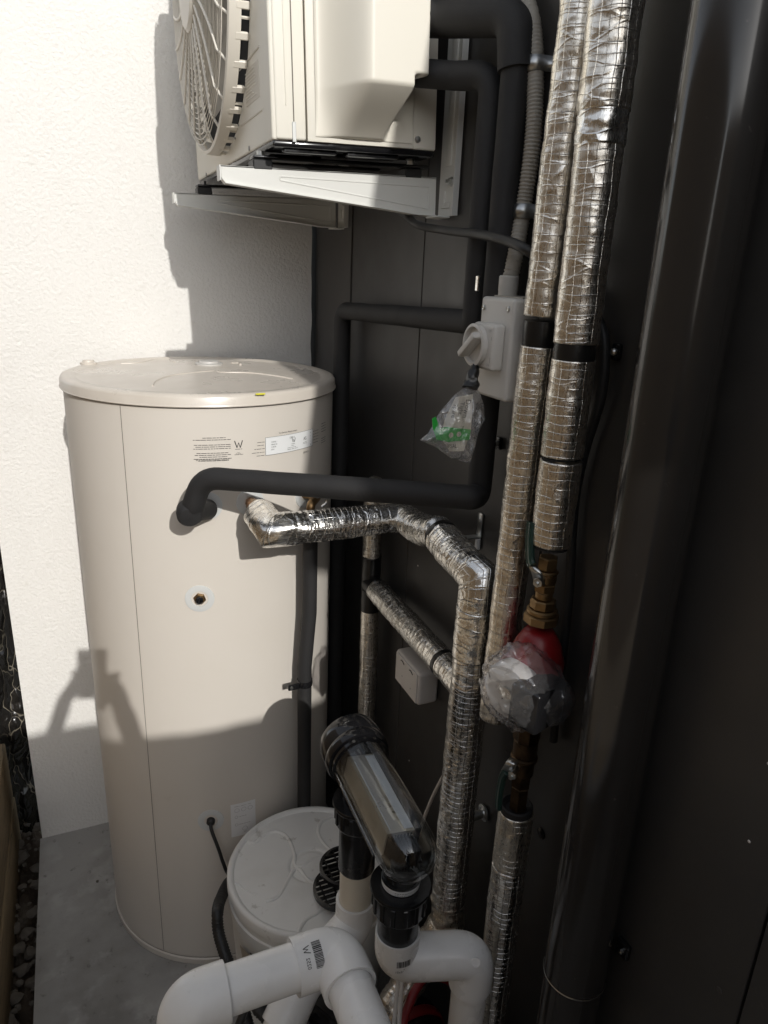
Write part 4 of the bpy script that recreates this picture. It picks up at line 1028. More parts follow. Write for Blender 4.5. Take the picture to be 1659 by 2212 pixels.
b = B(); b.lathe([(.026, -.012), (.027, 0), (.027, .012), (.024, .014), (.017, .006)], (px_, py_, zf), (0, 0, 1), 32, caps=True); b.link('lagging_end', M_['foam'], f2)
zs = (0.607, 0.7825, 0.7999)[2]
foil(f2, [(px_, py_, zf+.002), (px_, py_, zs+.001)], .0292, seed=31)
b = B(); b.lathe([(.0280, -.003), (.0280, .003)], (px_, py_, zs), (0, .2, 1), 32, caps=False); b.link('open_joint', M_['void'], f2)
foil(f2, [(px_, py_, zs-.002), (px_, py_, .02)], .0290, 'foil_ringed', seed=37)

# the front loop: from the tank port, across, towards the camera and down
fo = thing('foil_pipe', (.6, .94, 0), 'bright foil lagged pipe looping from the brass tank port down to the slab', 'foil pipe', 'foil lagged pipes')
q0 = p2 + ax2*.002
e1 = Vector((0.3249, 1.265, 1.2629))
b = B(); b.lathe([(.0115, 0), (.0115, .018), (.0155, .019), (.0155, .038), (.0130, .039), (.0130, .050), (.0170, .051), (.0170, .075)], q0, (e1 - q0).normalized(), 8, .2); b.link('brass_union', M_['copper'], fo, angle=25)
e2 = Vector((.598, 1.265, e1.z + .002))
foil(fo, [tuple(q0 + (e1 - q0).normalized()*.066), tuple(e1), tuple(e1 + Vector((.075, 0, 0)))], .0325, 'foil_tape', 'foil_tape_wrap', 41, .0034, .002)
foil(fo, [e1 + Vector((.070, 0, 0)), e1 + Vector((.215, 0, 0))], .0315, 'foil_bright', seed=43, amp=.0018)
foil(fo, [e1 + Vector((.212, 0, 0)), Vector((.598, 1.265, e1.z)), Vector((.618, 1.265, e1.z))], .0305, 'foil_tape', 'foil_tape_wrap', 47, .0014)
yr, xr_ = .942, .600
zt = (0.6, 0.9435, 1.264)[2]
mid = Vector((0.6, 1.0839, 1.2848))
pA = Vector((0.6, 1.2109, 1.2861)); 
foil(fo, spline([(.606, 1.290, e1.z-.002), (.603, pA.y-.03, e1.z+.004), (.600, mid.y+.010, mid.z+.005)], 8), .0310, 'foil_tape', 'foil_tape_wrap', 53, .0022)
dm = (Vector((.6, yr, zt)) - mid).normalized()
band(fo, mid + Vector((0, .002, .001)), (0, .9, .18), .0325, .012)
foil(fo, [(.600, mid.y, mid.z-.001), (.600, yr+.10, mid.z-.012), (.600, yr, zt-.002), (.600, yr, zt-.072)], .0335, 'foil_bright', seed=59, amp=.0022)
foil(fo, [(.600, yr, zt-.056), (.600, yr+.001, zt-.150)], .0358, 'foil_tape', 'foil_tape_wrap', 61, .0012)
foil(fo, [(.600, yr+.001, zt-.147), (.600, yr+.004, .9), (.600, yr+.008, .545)], .0345, 'foil_ringed', seed=67)
foil(fo, rpath([(.600, yr+.008, .55), (.598, yr+.005, .485), (.52, .93, .40), (.44, .90, .33)], [.02, .06], 8), .0335, seed=71, amp=.004)
foil(fo, [(.44, .90, .33), (.36, .86, .20)], .0320, seed=73, amp=.003)
# thin back pipe with the cross branch
fb = thing('foil_pipe', (.62, 1.46, 0), 'thin foil lagged pipe at the back with a black taped tee and cross branch', 'foil pipe', 'foil lagged pipes')
zT = (0.62, 1.4744, 1.2902)[2]
foil(fb, rpath([(.606, 1.292, e1.z+.006), (.618, 1.462, zT-.012), (.62, 1.462, (0.62, 1.4561, 1.0923)[2])], .008, 5), .0215, seed=79, amp=.0012)
z1 = (0.62, 1.4561, 1.0923)[2]; z2 = (0.62, 1.4495, 0.9556)[2]; zb = (0.62, 1.4557, 1.0228)[2]
b = B(); b.tube(dense([(.62, 1.460, z1+.003), (.62, 1.459, z2-.003)], .006), .0235, 28, rf=lambda L, a, i: .0235 + .001*noise.noise(Vector((L*60, math.cos(a), math.sin(a))))); b.link('taped_tee', M_['tape'], fb)
b = B(); b.tube([(.62, 1.455, zb), (.62, 1.418, zb)], .0265, 28); b.link('taped_tee', M_['tape'], fb)
foil(fb, [(.62, 1.459, z2), (.62, 1.455, .25)], .0222, seed=83, amp=.0012)
yb_ = (0.615, 1.0662, 1.056)[1]
foil(fb, [(.62, 1.420, zb), (.616, yb_+.006, zb-.001)], .0278, 'foil_bright', seed=89, amp=.0016)
band(fb, (.616, yb_+.002, zb-.001), (0, 1, 0), .0288, .012)
foil(fb, [(.616, yb_-.003, zb-.001), (.612, yr+.012, zb-.001)], .0282, 'foil_bright', seed=97, amp=.0016)

# small wall fixings
def angle_clip(p, label):
    t = thing('pipe_support', p, label, 'bracket')
    c = Vector(p)
    b = B(); b.rbox((W-.004, c.y-.008, c.z-.010), (W-.001, c.y+.008, c.z+.036), .003, 2); pl = b.link('back_plate', M_['zinc'], t)
    b = B(); b.lathe([(.0035, 0), (.001, .002)], (W-.004, c.y, c.z+.024), (-1, 0, 0), 10); b.link('screw', M_['zinc'], pl)
    b = B(); b.rbox((W-.034, c.y-.007, c.z-.0115), (W-.001, c.y+.010, c.z-.0085), .001, 1); b.link('shelf', M_['zinc'], t)
    b = B(); b.rbox((W-.008, c.y-.006, c.z-.036), (W-.001, c.y+.006, c.z-.012), .002, 1); b.link('lower_tab', M_['sticker'], t)
angle_clip((0.664, 1.0583, 1.298), 'small zinc angle bracket on the wall behind the foil elbow')
t = thing('pipe_support', (0.664, 0.951, 0.7437), 'round zinc stand-off fixing the foil riser to the wall', 'bracket')
c = Vector((0.664, 0.9494, 0.745))
b = B(); b.lathe([(.017, 0), (.017, .003), (.011, .004), (.010, .006)], c, (-1, 0, 0), 24); b.link('flange', M_['zinc'], t)
b = B(); b.tube([c, (.60, yr+.005, c.z-.006)], .0085, 16); b.link('rod', M_['zinc'], t)
for pq, lab in (((0.665, 1.0184, 1.4751), 'black clip with pale bolt on the wall right of the plastic bag'), ((0.665, 0.7578, 1.6596), 'black clip with pale bolt beside the downpipe')):
    t = thing('wall_clip', pq, lab, 'clip', 'black clips on the dark wall'); c = Vector(pq)
    b = B(); b.rbox((W-.008, c.y-.008, c.z-.011), (W-.0008, c.y+.008, c.z+.011), .003, 2); b.link('clip_base', M_['black_plastic'], t)
    b = B(); b.lathe([(.005, 0), (.005, .003), (.003, .005), (.001, .0052)], (W-.008, c.y, c.z), (-1, 0, 0), 14); b.link('bolt', M_['zinc'], t)
t = thing('wall_clip', (0.665, 0.7774, 0.8447), 'dark screw clip on the wall right of the open foil pipe', 'clip', 'black clips on the dark wall'); c = Vector((0.665, 0.7774, 0.8447))
b = B(); b.lathe([(.010, 0), (.010, .002), (.004, .004), (.001, .0042)], (W-.0008, c.y, c.z), (-1, 0, 0), 16); b.link('clip_base', M_['black_plastic'], t)

# white wall box
wb = thing('junction_box', (W, 1.18, .85), 'small white plastic box fixed to the dark wall below the cross branch', 'junction box')
zb0, zb1_ = .857, .936
y0_ = 1.170
xf = .617
b = B(); b.rbox((xf, y0_, zb0), (W-.0008, y0_+.122, zb1_), .008, 4); bx = b.link('box_body', M_['white_plastic'], wb)
b = B(); b.rbox((xf-.0025, y0_+.006, zb0+.005), (xf+.001, y0_+.114, zb1_-.004), .001, 1); fc = b.link('face_plate', M_['white_plastic'], wb)
for yy in (.026, .070):
    b = B(); b.tube(spline([(xf-.0026, y0_+yy, zb1_-.014), (xf-.0026, y0_+yy+.010, zb1_-.010), (xf-.0026, y0_+yy+.018, zb1_-.012)], 5), .0012, 6); b.link('slot', M_['void'], fc)
for yy, zz in ((.034, .026), (.078, .032)):
    b = B(); b.lathe([(.002, 0), (.001, .0005)], (xf-.0026, y0_+yy, zb0+zz), (-1, 0, 0), 8); b.link('plate_screw', M_['print_grey'], fc)
# thin grey cable below it
b = B(); b.tube(spline([(0.655, 1.0819, 0.7583), (0.65, 1.0979, 0.7151), (0.645, 1.118, 0.6601), (0.64, 1.133, 0.6076), (0.63, 1.1478, 0.5302)], 8), .0040, 12)
o = b.link('grey_cable', M_['white_plastic']); tag(o, 'thin pale grey cable slanting down behind the clear chlorinator', 'cable')

# downpipe
DPx = .617; dpc = (0.617, 0.6112, 1.1827); dpc2 = (0.617, 0.5964, 1.6744)
dpy = (dpc[1] + dpc2[1])/2
dp = thing('downpipe', (DPx, dpy, 0), 'large dark charcoal downpipe running up the wall on the right', 'downpipe')
zj = (0.617, 0.6105, 0.7502)[2]
b = B(); b.lathe([(.0455, zj), (.0455, 3.4)], (DPx, dpy, 0), seg=96); b.link('upper_pipe', M_['downpipe'], dp)
b = B(); b.lathe([(.0440, -.02), (.0440, zj-.002)], (DPx, dpy, 0), seg=96); b.link('lower_pipe', M_['downpipe'], dp)
b = B(); b.lathe([(.0462, -.0012), (.0466, 0), (.0462, .0012)], (DPx, dpy, zj), seg=96, caps=False); b.link('joint_ring', M_['zinc'], dp)
q = Vector((0.66, 0.562, 0.8241))
b = B(); b.rbox((W-.010, q.y-.012, q.z-.012), (W-.001, dpy-.03, q.z+.014), .002, 1); ast = b.link('astragal_bracket', M_['black_plastic'], dp)
b = B(); b.lathe([(.004, 0), (.004, .004), (.002, .005)], (W-.010, q.y-.002, q.z), (-1, 0, 0), 10); b.link('bolt', M_['zinc'], ast)

# ================================================================== CHLORINATOR, UNIONS, PVC
PR = .0302
x0c, yN, yF, zc = .402, .775, 1.005, .905
cell = thing('chlorinator_cell', (x0c, .88, .80), 'clear cylindrical pool chlorinator cell with a black cap lying across two unions', 'chlorinator')
cax = (Vector((0.402, 0.9797, 0.9277)) - Vector((0.402, 0.7583, 0.9082))).normalized(); cn = Vector((0.402, 0.7549, 0.9078))
b = B(); b.lathe([(.0001, -.034), (.018, -.031), (.033, -.022), (.043, -.008), (.0470, .012), (.0475, .05), (.0475, .215), (.050, .217), (.050, .224)], cn, cax, 64, caps=False); b.link('clear_housing', M_['clear'], cell, angle=60)
b = B(); b.lathe([(.0001, -.029), (.016, -.026), (.030, -.018), (.039, -.006), (.0435, .012), (.044, .05), (.044, .215)], cn, cax, 64, caps=False); b.link('inner_wall', M_['clear'], cell, angle=60)
b = B(); b.lathe([(.052, .214), (.057, .216), (.0585, .222), (.0585, .232), (.056, .236), (.0575, .239), (.0575, .262), (.054, .274), (.044, .281), (.0001, .284)], cn, cax, 64); cap = b.link('end_cap', M_['black_gloss'], cell)
ring = B(); ring.lathe([(.0445, .204), (.053, .206), (.053, .213), (.0445, .213)], cn, cax, 64); ring.link('seal_ring', M_['black_gloss'], cell)
# electrode plates: silver box with its highlight laid on as a white strip, dark comb below
M_['electrode'] = mat('electrode_mesh', (0.66, 0.58, 0.46), 0.36, metal=.6, rvar=.1, spots=[(20, .5, .8, (0.25, 0.2, 0.13), .6)])
M_['sleeve'] = mat('smoky_sleeve', (0.10, 0.10, 0.10), 0.25)
fr_x = Vector((1, 0, 0)); fr_z = cax.cross(fr_x) * -1
if fr_z.z < 0: fr_z = -fr_z
def cbox(l0, l1, a0, a1, c0, c1, name, m, par, rot=0.0):
    ca, sa = math.cos(rot), math.sin(rot)
    vs = []
    for l in (l0, l1):
        for (a, c) in ((a0, c0), (a1, c0), (a1, c1), (a0, c1)):
            vs.append(cn + cax*l + fr_x*(a*ca - c*sa) + fr_z*(a*sa + c*ca))
    b = B(); b.add(vs, [(0, 1, 2, 3), (4, 7, 6, 5), (0, 4, 5, 1), (1, 5, 6, 2), (2, 6, 7, 3), (3, 7, 4, 0)]); return b.link(name, m, par, smooth=False)
rt = math.radians(-8)
el = cbox(.030, .205, -.030, .018, -.022, .020, 'electrode_pack', M_['electrode'], cell, rt)
cbox(.030, .205, .0185, .0300, -.016, .022, 'sleeve', M_['sleeve'], cell, rt)
cbox(.034, .200, .001, .0170, .0203, .0213, 'highlight_strip', M_['pvc'], el, rt)
cbox(.036, .190, -.0232, -.0222, .0203, .0222, 'guide_rib', M_['grey_box'], el, rt)
for k in range(8): cbox(-.006, .029, -.028 + k*.0056, -.0262 + k*.0056, -.020, .016, 'electrode_fin', M_['black_plastic'], cell, rt)
cbox(.006, .030, -.030, .030, -.026, -.022, 'end_frame', M_['black_gloss'], cell, rt)
# raised lettering down the side of the housing
b = B()
def hplace(l0, a):
    def f(x, y):
        ang = a + y/.048
        return cn + cax*(l0 - x) + (fr_x*math.cos(ang) + fr_z*math.sin(ang))*.0479
    return f
put_text(b, 'AUSTRALIAN MADE', hplace(.165, PI*1.02), .0085, .95)
b.link('raised_lettering', M_['grey_box'], cell, smooth=False, fix=False)
# flat rail along the housing side
b = B(); 
for dl in (.0,):
    p = cn + (-fr_x*math.cos(.10) - fr_z*math.sin(.10))*.0485; b.tube([p + cax*.035, p + cax*.205], .0022, 8)
    p2_ = cn + (-fr_x*math.cos(.42) - fr_z*math.sin(.42))*.0485; b.tube([p2_ + cax*.035, p2_ + cax*.205], .0022, 8)
b.link('housing_rail', M_['clear'], cell)

def union(x, y, ztop, label, big=.044, hgt=.055, tail=.050):
    t = thing('pipe_union', (x, y, ztop-.11), label, 'pipe union', 'black barrel unions under the chlorinator')
    b = B(); b.lathe([(.0300, .0), (big+.004, -.001), (big+.0048, -.006), (big+.003, -.010), (big-.001, -.013), (big-.001, -hgt+.006), (big-.004, -hgt), (.034, -hgt-.004), (.0335, -hgt-.012)], (x, y, ztop), seg=48); nut = b.link('union_nut', M_['black_plastic'], t)
    for k in range(14):
        a = 2*PI*k/14
        b = B(); b.rbox((x+(big-.0015)-.002, y-.004, ztop-hgt+.007), (x+(big-.0015)+.0022, y+.004, ztop-.014), .0012, 1, Matrix.Rotation(a, 3, 'Z'), (x, y, ztop)); b.link('grip_rib', M_['black_plastic'], nut)
    b = B(); b.lathe([(.0335, -hgt-.010), (.0335, -hgt-tail), (.0325, -hgt-tail-.002)], (x, y, ztop), seg=48); b.link('union_tail', M_['black_plastic'], t)
    return t
q2 = (0.402, 0.7804, 0.833)
ux, uy, uz = .402, q2[1]+.000, q2[2]
b = B(); b.lathe([(.029, -.03), (.029, .035)], (ux, uy, uz), seg=40, caps=False); b.link('near_port', M_['clear'], cell)
u2 = union(ux, uy, uz, 'nearer black union with white label ring under the rounded end of the chlorinator')
b = B(); b.lathe([(.0305, .0015), (.0312, .012)], (ux, uy, uz), seg=48, caps=False); lr = b.link('label_ring', M_['sticker'], u2)
b = B()
for k in range(2):
    a = -2.3
    while a < -.7:
        w = random.uniform(.03, .12)
        vs = []
        for aa in (a, a+w):
            for zz in (.0044+k*.0035, .0052+k*.0035): vs.append((ux + .0320*math.cos(aa), uy + .0320*math.sin(aa), uz+zz))
        b.add(vs, [(0, 2, 3, 1)]); a += w + .04
b.link('ring_print', M_['print'], lr, smooth=False, fix=False)
q1 = (0.402, 0.9335, 0.8579)
ux1_, uy1_, uz1_ = .394, q1[1]+.012, q1[2]+.006
b = B(); b.lathe([(.029, -.03), (.029, .045)], (ux1_, uy1_, uz1_), seg=40, caps=False); b.link('far_port', M_['clear'], cell)
u1 = union(ux1_, uy1_, uz1_, 'farther black union over the cream pipe behind the chlorinator', .042, .052, .098)

def sock(b, c, ax, l=.03, r=.0365): b.lathe([(PR+.0003, 0), (r, .0006), (r, l)], c, ax, 48, caps=False)
def elbow(parent, c, d0, d1, l0=.052, l1=.052, m='pvc', name='elbow', r=.0365, bend=.036):
    """90 degree socket elbow: centre c, open ends along d0 and d1"""
    c = Vector(c); d0 = Vector(d0).normalized(); d1 = Vector(d1).normalized()
    path = rpath([c+d0*l0, c+d0*.012, c, c+d1*.012, c+d1*l1], [.001, bend, .001], 12)
    path = rpath([c+d0*l0, c, c+d1*l1], bend, 14)
    b = B(); b.tube(path, r, 48, caps=False, rf=lambda L, a, i: r)
    # rim lips
    for d, l in ((d0, l0), (d1, l1)): b.lathe([(PR-.001, -.012), (PR+.0006, .0), (r-.0004, .0012), (r, 0)], c+d*l, d, 48, caps=False)
    return b.link(name, M_[m], parent, angle=50)
def pipe(parent, a, c, m='pvc', r=PR):
    b = B(); b.tube([Vector(a), Vector(c)], r, 48); return b.link('pipe', M_[m], parent)

# right hand run below the near union
zE = (0.402, 0.7879, 0.6716)[2]
uyE = uy
pr = thing('pvc_pipe_run', (.45, .75, 0), 'white pvc pipe run dropping from the near union and turning down at right', 'pvc pipe', 'white pvc pipe runs')
E5 = Vector((ux, uyE, zE)); E6 = Vector((0.5197, 0.7505, 0.66)); E6 = Vector((0.5, 0.722, 0.7013)); E6.z = E5.z - .002
k_ = (0.5251, 0.7396, 0.67); E6 = Vector((k_[0], k_[1], E5.z))
dr = (E6 - E5).normalized(); dl_ = (E6-E5).length
e5 = elbow(pr, E5, (0, 0, 1), dr, .060, dl_*.5 - .0005, bend=.040)
e6 = elbow(pr, E6, -dr, (0, 0, -1), dl_*.5 - .0005, .066, bend=.040)
pipe(pr, E6 + Vector((0, 0, -.06)), (E6.x, E6.y, .02))
def barcode(parent, P, w, h, seed, name='barcode'):
    rr = random.Random(seed); b = B(); x = 0
    while x < w:
        k = rr.choice((.0006, .0010, .0016)); 
        if x+k > w: break
        b.add([P(x, 0), P(x+k, 0), P(x+k, h), P(x, h)], [(0, 1, 2, 3)]); x += k + rr.choice((.0006, .0009))
    return b.link(name, M_['print'], parent, smooth=False, fix=False)
def on_cyl(c, ax, e1_, r, a0, rotated=False):
    """surface of a pipe: x runs round (or along) the pipe"""
    c = Vector(c); ax = Vector(ax).normalized(); e1_ = Vector(e1_).normalized(); e2_ = ax.cross(e1_)
    def f(x, y):
        l, s = (x, y) if rotated else (y, x)
        a = a0 + s/r
        return c + ax*l + (e1_*math.cos(a) + e2_*math.sin(a))*(r+.0005)
    return f
Pb = on_cyl(E5 + Vector((0, 0, .022)), (0, 0, 1), (0, -1, 0), .0365, -.42)
barcode(e5, Pb, .024, .013, 3)
b = B(); P2 = on_cyl(E5 + Vector((0, 0, .011)), (0, 0, 1), (0, -1, 0), .0365, -.48); put_text(b, '15x50', P2, .0060, 1); wmark(b, 0, 0, .008, place=on_cyl(E5 + Vector((0, 0, .014)), (0, 0, 1), (0, -1, 0), .0365, .02)); b.link('print_mark', M_['print'], e5, smooth=False, fix=False)
b = B(); p = E6 + Vector((-.35, -.78, .52)).normalized()*.0365; b.lathe([(.0075, -.001), (.0075, .0008), (.0055, .0009), (.0055, .0002), (.0001, .0002)], p, Vector((-.35, -.78, .52)), 24); b.link('moulding_mark', M_['pvc'], e6)
# behind: cream drop from the far union, elbow, short link, elbow
pb = thing('pvc_pipe_run', (.35, .93, 0), 'cream and white pvc pipe run from the far union crossing behind the front elbow', 'pvc pipe', 'white pvc pipe runs')
zE3 = (0.394, 0.924, 0.5721)[2]
E3 = Vector((ux1_, uy1_, zE3))
pipe(pb, (ux1_, uy1_, uz1_-.10), E3 + Vector((0, 0, .04)), 'pvc_cream')
k_ = (0.2663, 0.8693, 0.66); E4 = Vector((k_[0], k_[1], zE3))
d34 = (E4-E3).normalized()
elbow(pb, E3, (0, 0, 1), d34, .062, .062)
pipe(pb, E3 + d34*.05, E4 - d34*.04, 'pvc_cream')
elbow(pb, E4, -d34, (d34 + Vector((0, -.1, -.8))), .060, .07)
pipe(pb, E4 + (d34 + Vector((0, -.1, -.8))).normalized()*.06, E4 + (d34 + Vector((0, -.1, -.8))).normalized()*.10)
# front left run
pf = thing('pvc_pipe_run', (.15, .69, 0), 'nearest white pvc pipe run with a barcode elbow turning towards the camera', 'pvc pipe', 'white pvc pipe runs')
zf_ = .853
k_ = (0.2602, 0.6842, 0.853); E2 = Vector((k_[0], k_[1]+.002, zf_)); 
k_ = (0.0522, 0.6919, 0.853); E1 = Vector((k_[0]+.006, E2.y, zf_))
e2o = elbow(pf, E2, (-1, 0, 0), (0, -1, 0), .060, .056, bend=.040)
pipe(pf, E1 + Vector((.04, 0, 0)), E2 - Vector((.05, 0, 0)))
elbow(pf, E1, (1, 0, 0), (-.10, -.10, -1), .050, .06, bend=.048)
pipe(pf, E1 + Vector((0, 0, -.05)), (E1.x-.03, E1.y-.03, .02))
pipe(pf, E2 + Vector((0, -.05, 0)), E2 + Vector((0, -.48, 0)))
Pc = on_cyl(E2 + Vector((-.046, 0, 0)), (1, 0, 0), (0, 0, 1), .0365, .35)
def Pc2(x, y):
    a = .62 - (x)/.0365
    return E2 + Vector((-.030 + y, 0, 0)) + Vector((0, -math.sin(a), math.cos(a)))*.0370
barcode(e2o, lambda x, y: Pc2(x-.012, y-.008), .034, .012, 8)
b = B(); put_text(b, '0252', lambda x, y: Pc2(x-.010, y-.0195), .0075, .9); wmark(b, 0, 0, .010, place=lambda x, y: Pc2(x+.013, y-.0170)); b.link('print_mark', M_['print'], e2o, smooth=False, fix=False)

# ================================================================== BUCKET, GRATES, HOSES
zk = .472
bc = Vector((0.3906, 1.206, 0.472)); BR = .186
bk = thing('bucket', (bc.x, bc.y, 0), 'large white plastic tub with a moulded lid standing in front of the tank', 'bucket')
b = B(); b.lathe([(BR*.86, .002), (BR*.97, zk-.075), (BR*.99, zk-.072), (BR*.99, zk-.050), (BR*.97, zk-.048), (BR*.98, zk-.02)], (bc.x, bc.y, 0), seg=96); bb_ = b.link('tub_body', M_['bucket'], bk)
b = B(); b.lathe([(BR-.004, zk-.028), (BR, zk-.026), (BR, zk-.006), (BR-.003, zk-.001), (BR-.008, zk), (BR-.013, zk-.002), (BR-.016, zk-.006), (.055, zk-.003), (.048, zk-.0035), (.046, zk-.006), (.036, zk-.0055), (.034, zk-.003), (.0001, zk-.0028)], (bc.x, bc.y, 0), seg=128); bl = b.link('tub_lid', M_['bucket'], bk, angle=50)
def lidrib(pts, r=.0048):
    P = [(q[0], q[1], zk-.0055) for q in pts]
    b = B(); b.tube(spline(P, 8), r, 8); b.link('moulded_rib', M_['bucket'], bl)
lidrib([(0.2746, 1.3271, 0.47), (0.2877, 1.3175, 0.47), (0.3193, 1.3334, 0.47), (0.3469, 1.3308, 0.47), (0.3644, 1.3039, 0.47), (0.3659, 1.255, 0.47), (0.3573, 1.218, 0.47), (0.3738, 1.2117, 0.47), (0.3952, 1.2206, 0.47), (0.4263, 1.2204, 0.47), (0.4431, 1.2169, 0.47), (0.4456, 1.2307, 0.47), (0.4369, 1.2657, 0.47), (0.4378, 1.2966, 0.47), (0.4535, 1.3229, 0.47), (0.478, 1.3319, 0.47), (0.5036, 1.3256, 0.47)])
lidrib([(0.2725, 1.148, 0.47), (0.2985, 1.1506, 0.47), (0.3269, 1.1788, 0.47), (0.3524, 1.2086, 0.47), (0.3652, 1.201, 0.47), (0.3684, 1.1832, 0.47), (0.3753, 1.1643, 0.47), (0.392, 1.15, 0.47)])
lidrib([(0.3108, 1.0271, 0.47), (0.3166, 1.053, 0.47), (0.3369, 1.0743, 0.47), (0.3645, 1.0817, 0.47), (0.3881, 1.0911, 0.47), (0.3946, 1.1011, 0.47)])
lidrib([(0.2122, 1.2135, 0.47), (0.2252, 1.2177, 0.47), (0.238, 1.1931, 0.47), (0.2593, 1.172, 0.47)], .002)
b = B(); put_text(b, 'TIN', lambda x, y: Vector((bc.x + BR*.985*math.sin(-1.08 + x/BR), bc.y - BR*.985*math.cos(-1.08 + x/BR), 0.338 + y)), .052, .9)
b.link('tub_lettering', M_['print'], bb_, smooth=False, fix=False)
b = B(); b.grid(lambda u, v: (bc.x + (BR*.935+.0125*v)*math.sin(-1.25+.5*u), bc.y - (BR*.935+.0125*v)*math.cos(-1.25+.5*u), zk-.20+.10*v), 14, 3); b.link('tub_label', M_['bucket_label'], bb_, fix=False)

def grate(c, R, label, tilt=0.0):
    t = thing('round_grate', c, label, 'grate', 'round black grates'); c = Vector(c)
    b = B(); b.lathe([(R-.006, 0), (R, .001), (R, .010), (R-.006, .011), (R-.006, .001)], c, (0, 0, 1), 48, caps=False); b.link('rim', M_['black_plastic'], t)
    n = 9
    for k in range(n):
        s = -R + 2*R*(k+.5)/n; h = math.sqrt(max(0, (R-.004)**2 - s*s))
        b = B(); b.box((c.x-h, c.y+s-.0014, c.z+.002), (c.x+h, c.y+s+.0014, c.z+.010)); b.link('bar', M_['black_plastic'], t, smooth=False)
        if k % 2:
            b = B(); b.box((c.x+s-.0014, c.y-h, c.z+.0025), (c.x+s+.0014, c.y+h, c.z+.0095)); b.link('cross_bar', M_['black_plastic'], t, smooth=False)
grate((0.4441, 1.1296, 0.512), .056, 'upper of two round black grates resting on the tub lid')
grate((0.4235, 1.1034, 0.486), .058, 'lower of two round black grates resting on the tub lid')

hs = dense(spline([(0.2655, 1.385, 0.2981), (0.2285, 1.33, 0.3585), (0.1972, 1.25, 0.4088), (0.1747, 1.17, 0.4605), (0.1692, 1.14, 0.4373), (0.174, 1.1, 0.4163), (0.183, 1.06, 0.3955), (0.1842, 1.0, 0.406), (0.1922, 0.96, 0.3669)], 10), .002)
b = B(); b.tube(hs, .0125, 18, rf=lambda L, a, i: .0118 + .0010*math.sin(L*2*PI/.006)); o = b.link('black_hose', M_['black_rubber'], angle=180); tag(o, 'black corrugated hose curving down the left side of the tub', 'hose')
hs = dense(spline([(.30, .88, .52), (0.1937, 0.88, 0.5517), (0.2046, 0.86, 0.5276), (0.2153, 0.84, 0.515), (.24, .78, .35)], 10), .002)
b = B(); b.tube(hs, .0125, 18, rf=lambda L, a, i: .0118 + .0010*math.sin(L*2*PI/.006)); o = b.link('black_hose', M_['black_rubber'], angle=180); tag(o, 'short black corrugated hose under the front pvc pipe', 'hose')
b = B(); b.tube(spline([(0.1758, 0.85, 0.6087), (0.1617, 0.84, 0.5966), (0.1452, 0.83, 0.5706)], 8), .0065, 12); o = b.link('black_cable', M_['black_rubber']); tag(o, 'short black cable under the front white pvc pipe', 'cable')

# pool pump below the pipes: dark motor and strainer with clear lid
pp = thing('pool_pump', (.38, .75, 0), 'black pool pump with red parts half hidden under the white pipes', 'pump')
q = Vector((0.2929, 0.8753, 0.48))
b = B(); b.lathe([(.055, 0), (.062, .02), (.062, .36), (.070, .362), (.072, .372), (.072, .385), (.062, .40), (.040, .408), (.001, .41)], (q.x, q.y, .06), seg=48); st_ = b.link('strainer_pot', M_['black_plastic'], pp)
b = B(); b.rbox((q.x-.012, q.y-.055, .468), (q.x+.012, q.y+.055, .482), .004, 2, Matrix.Rotation(.5, 3, 'Z')); b.link('lid_handle', M_['black_gloss'], st_)
q = Vector((0.5383, 0.8826, 0.36))
b = B(); b.lathe([(.060, 0), (.066, .01), (.066, .22), (.058, .24), (.001, .245)], (q.x, q.y+.10, .20), (0, -1, .02), seg=48); b.link('motor', M_['black_plastic'], pp)
b = B(); b.lathe([(.069, .03), (.071, .034), (.071, .048), (.069, .052)], (q.x, q.y+.10, .20), (0, -1, .02), seg=48); b.link('motor_band', M_['red_paint'], pp)
b = B(); b.rbox((q.x-.10, q.y-.2, .0), (q.x+.06, q.y+.14, .13), .01, 2); b.link('pump_base', M_['black_plastic'], pp)
b = B(); b.tube(spline([(0.5817, 0.8828, 0.4088), (0.537, 0.8908, 0.439), (0.502, 0.8802, 0.4311), (0.4748, 0.862, 0.4117), (0.4545, 0.8411, 0.3938), (0.4388, 0.8173, 0.3421)], 10), .0085, 14)
o = b.link('red_hose', M_['red_hose']); tag(o, 'thin dark red hose looping in the shade under the right pvc elbow', 'hose')
t = thing('white_conduit', (0.4501, 0.8548, 0.3941), 'pair of thin white conduits rising beside the front pvc pipe', 'conduit')
for dx_ in (0, 11):
    b = B(); b.tube([(0.4872, 0.9297, 0.4221), (0.4101, 0.7891, 0.4804)] if dx_ == 0 else [(0.4948, 0.9264, 0.4224), (0.4184, 0.7856, 0.4808)], .0042, 10); b.link('conduit_tube', M_['white_plastic'], t)

# ================================================================== THE PHOTOGRAPHER (casts the shadow on the wall and tank)
ph = thing('mobile_phone', (.012, -.012, 1.68), 'slim mobile phone held up with both hands by the photographer', 'phone')
vx = R3 @ Vector((1, 0, 0)); vy = R3 @ Vector((0, 1, 0)); vz = R3 @ Vector((0, 0, 1))
e1p = Vector((0, 0, 1)).cross(SUN).normalized(); e1p = -e1p if e1p.x < 0 else e1p
e2p = SUN.cross(e1p); e2p = -e2p if e2p.z < 0 else e2p
CAMP = Vector((0, 0, 1.75))
def held(dx, dy, back): return CAMP + e1p*dx + e2p*dy + SUN*back
pc = held(.010, -.070, .012)
Rr = Matrix((vx, vy, vz)).transposed()
b = B(); b.rbox((pc.x-.0365, pc.y-.075, pc.z-.004), (pc.x+.0365, pc.y+.075, pc.z+.004), .0035, 3, Rr); b.link('phone_body', M_['black_gloss'], ph)

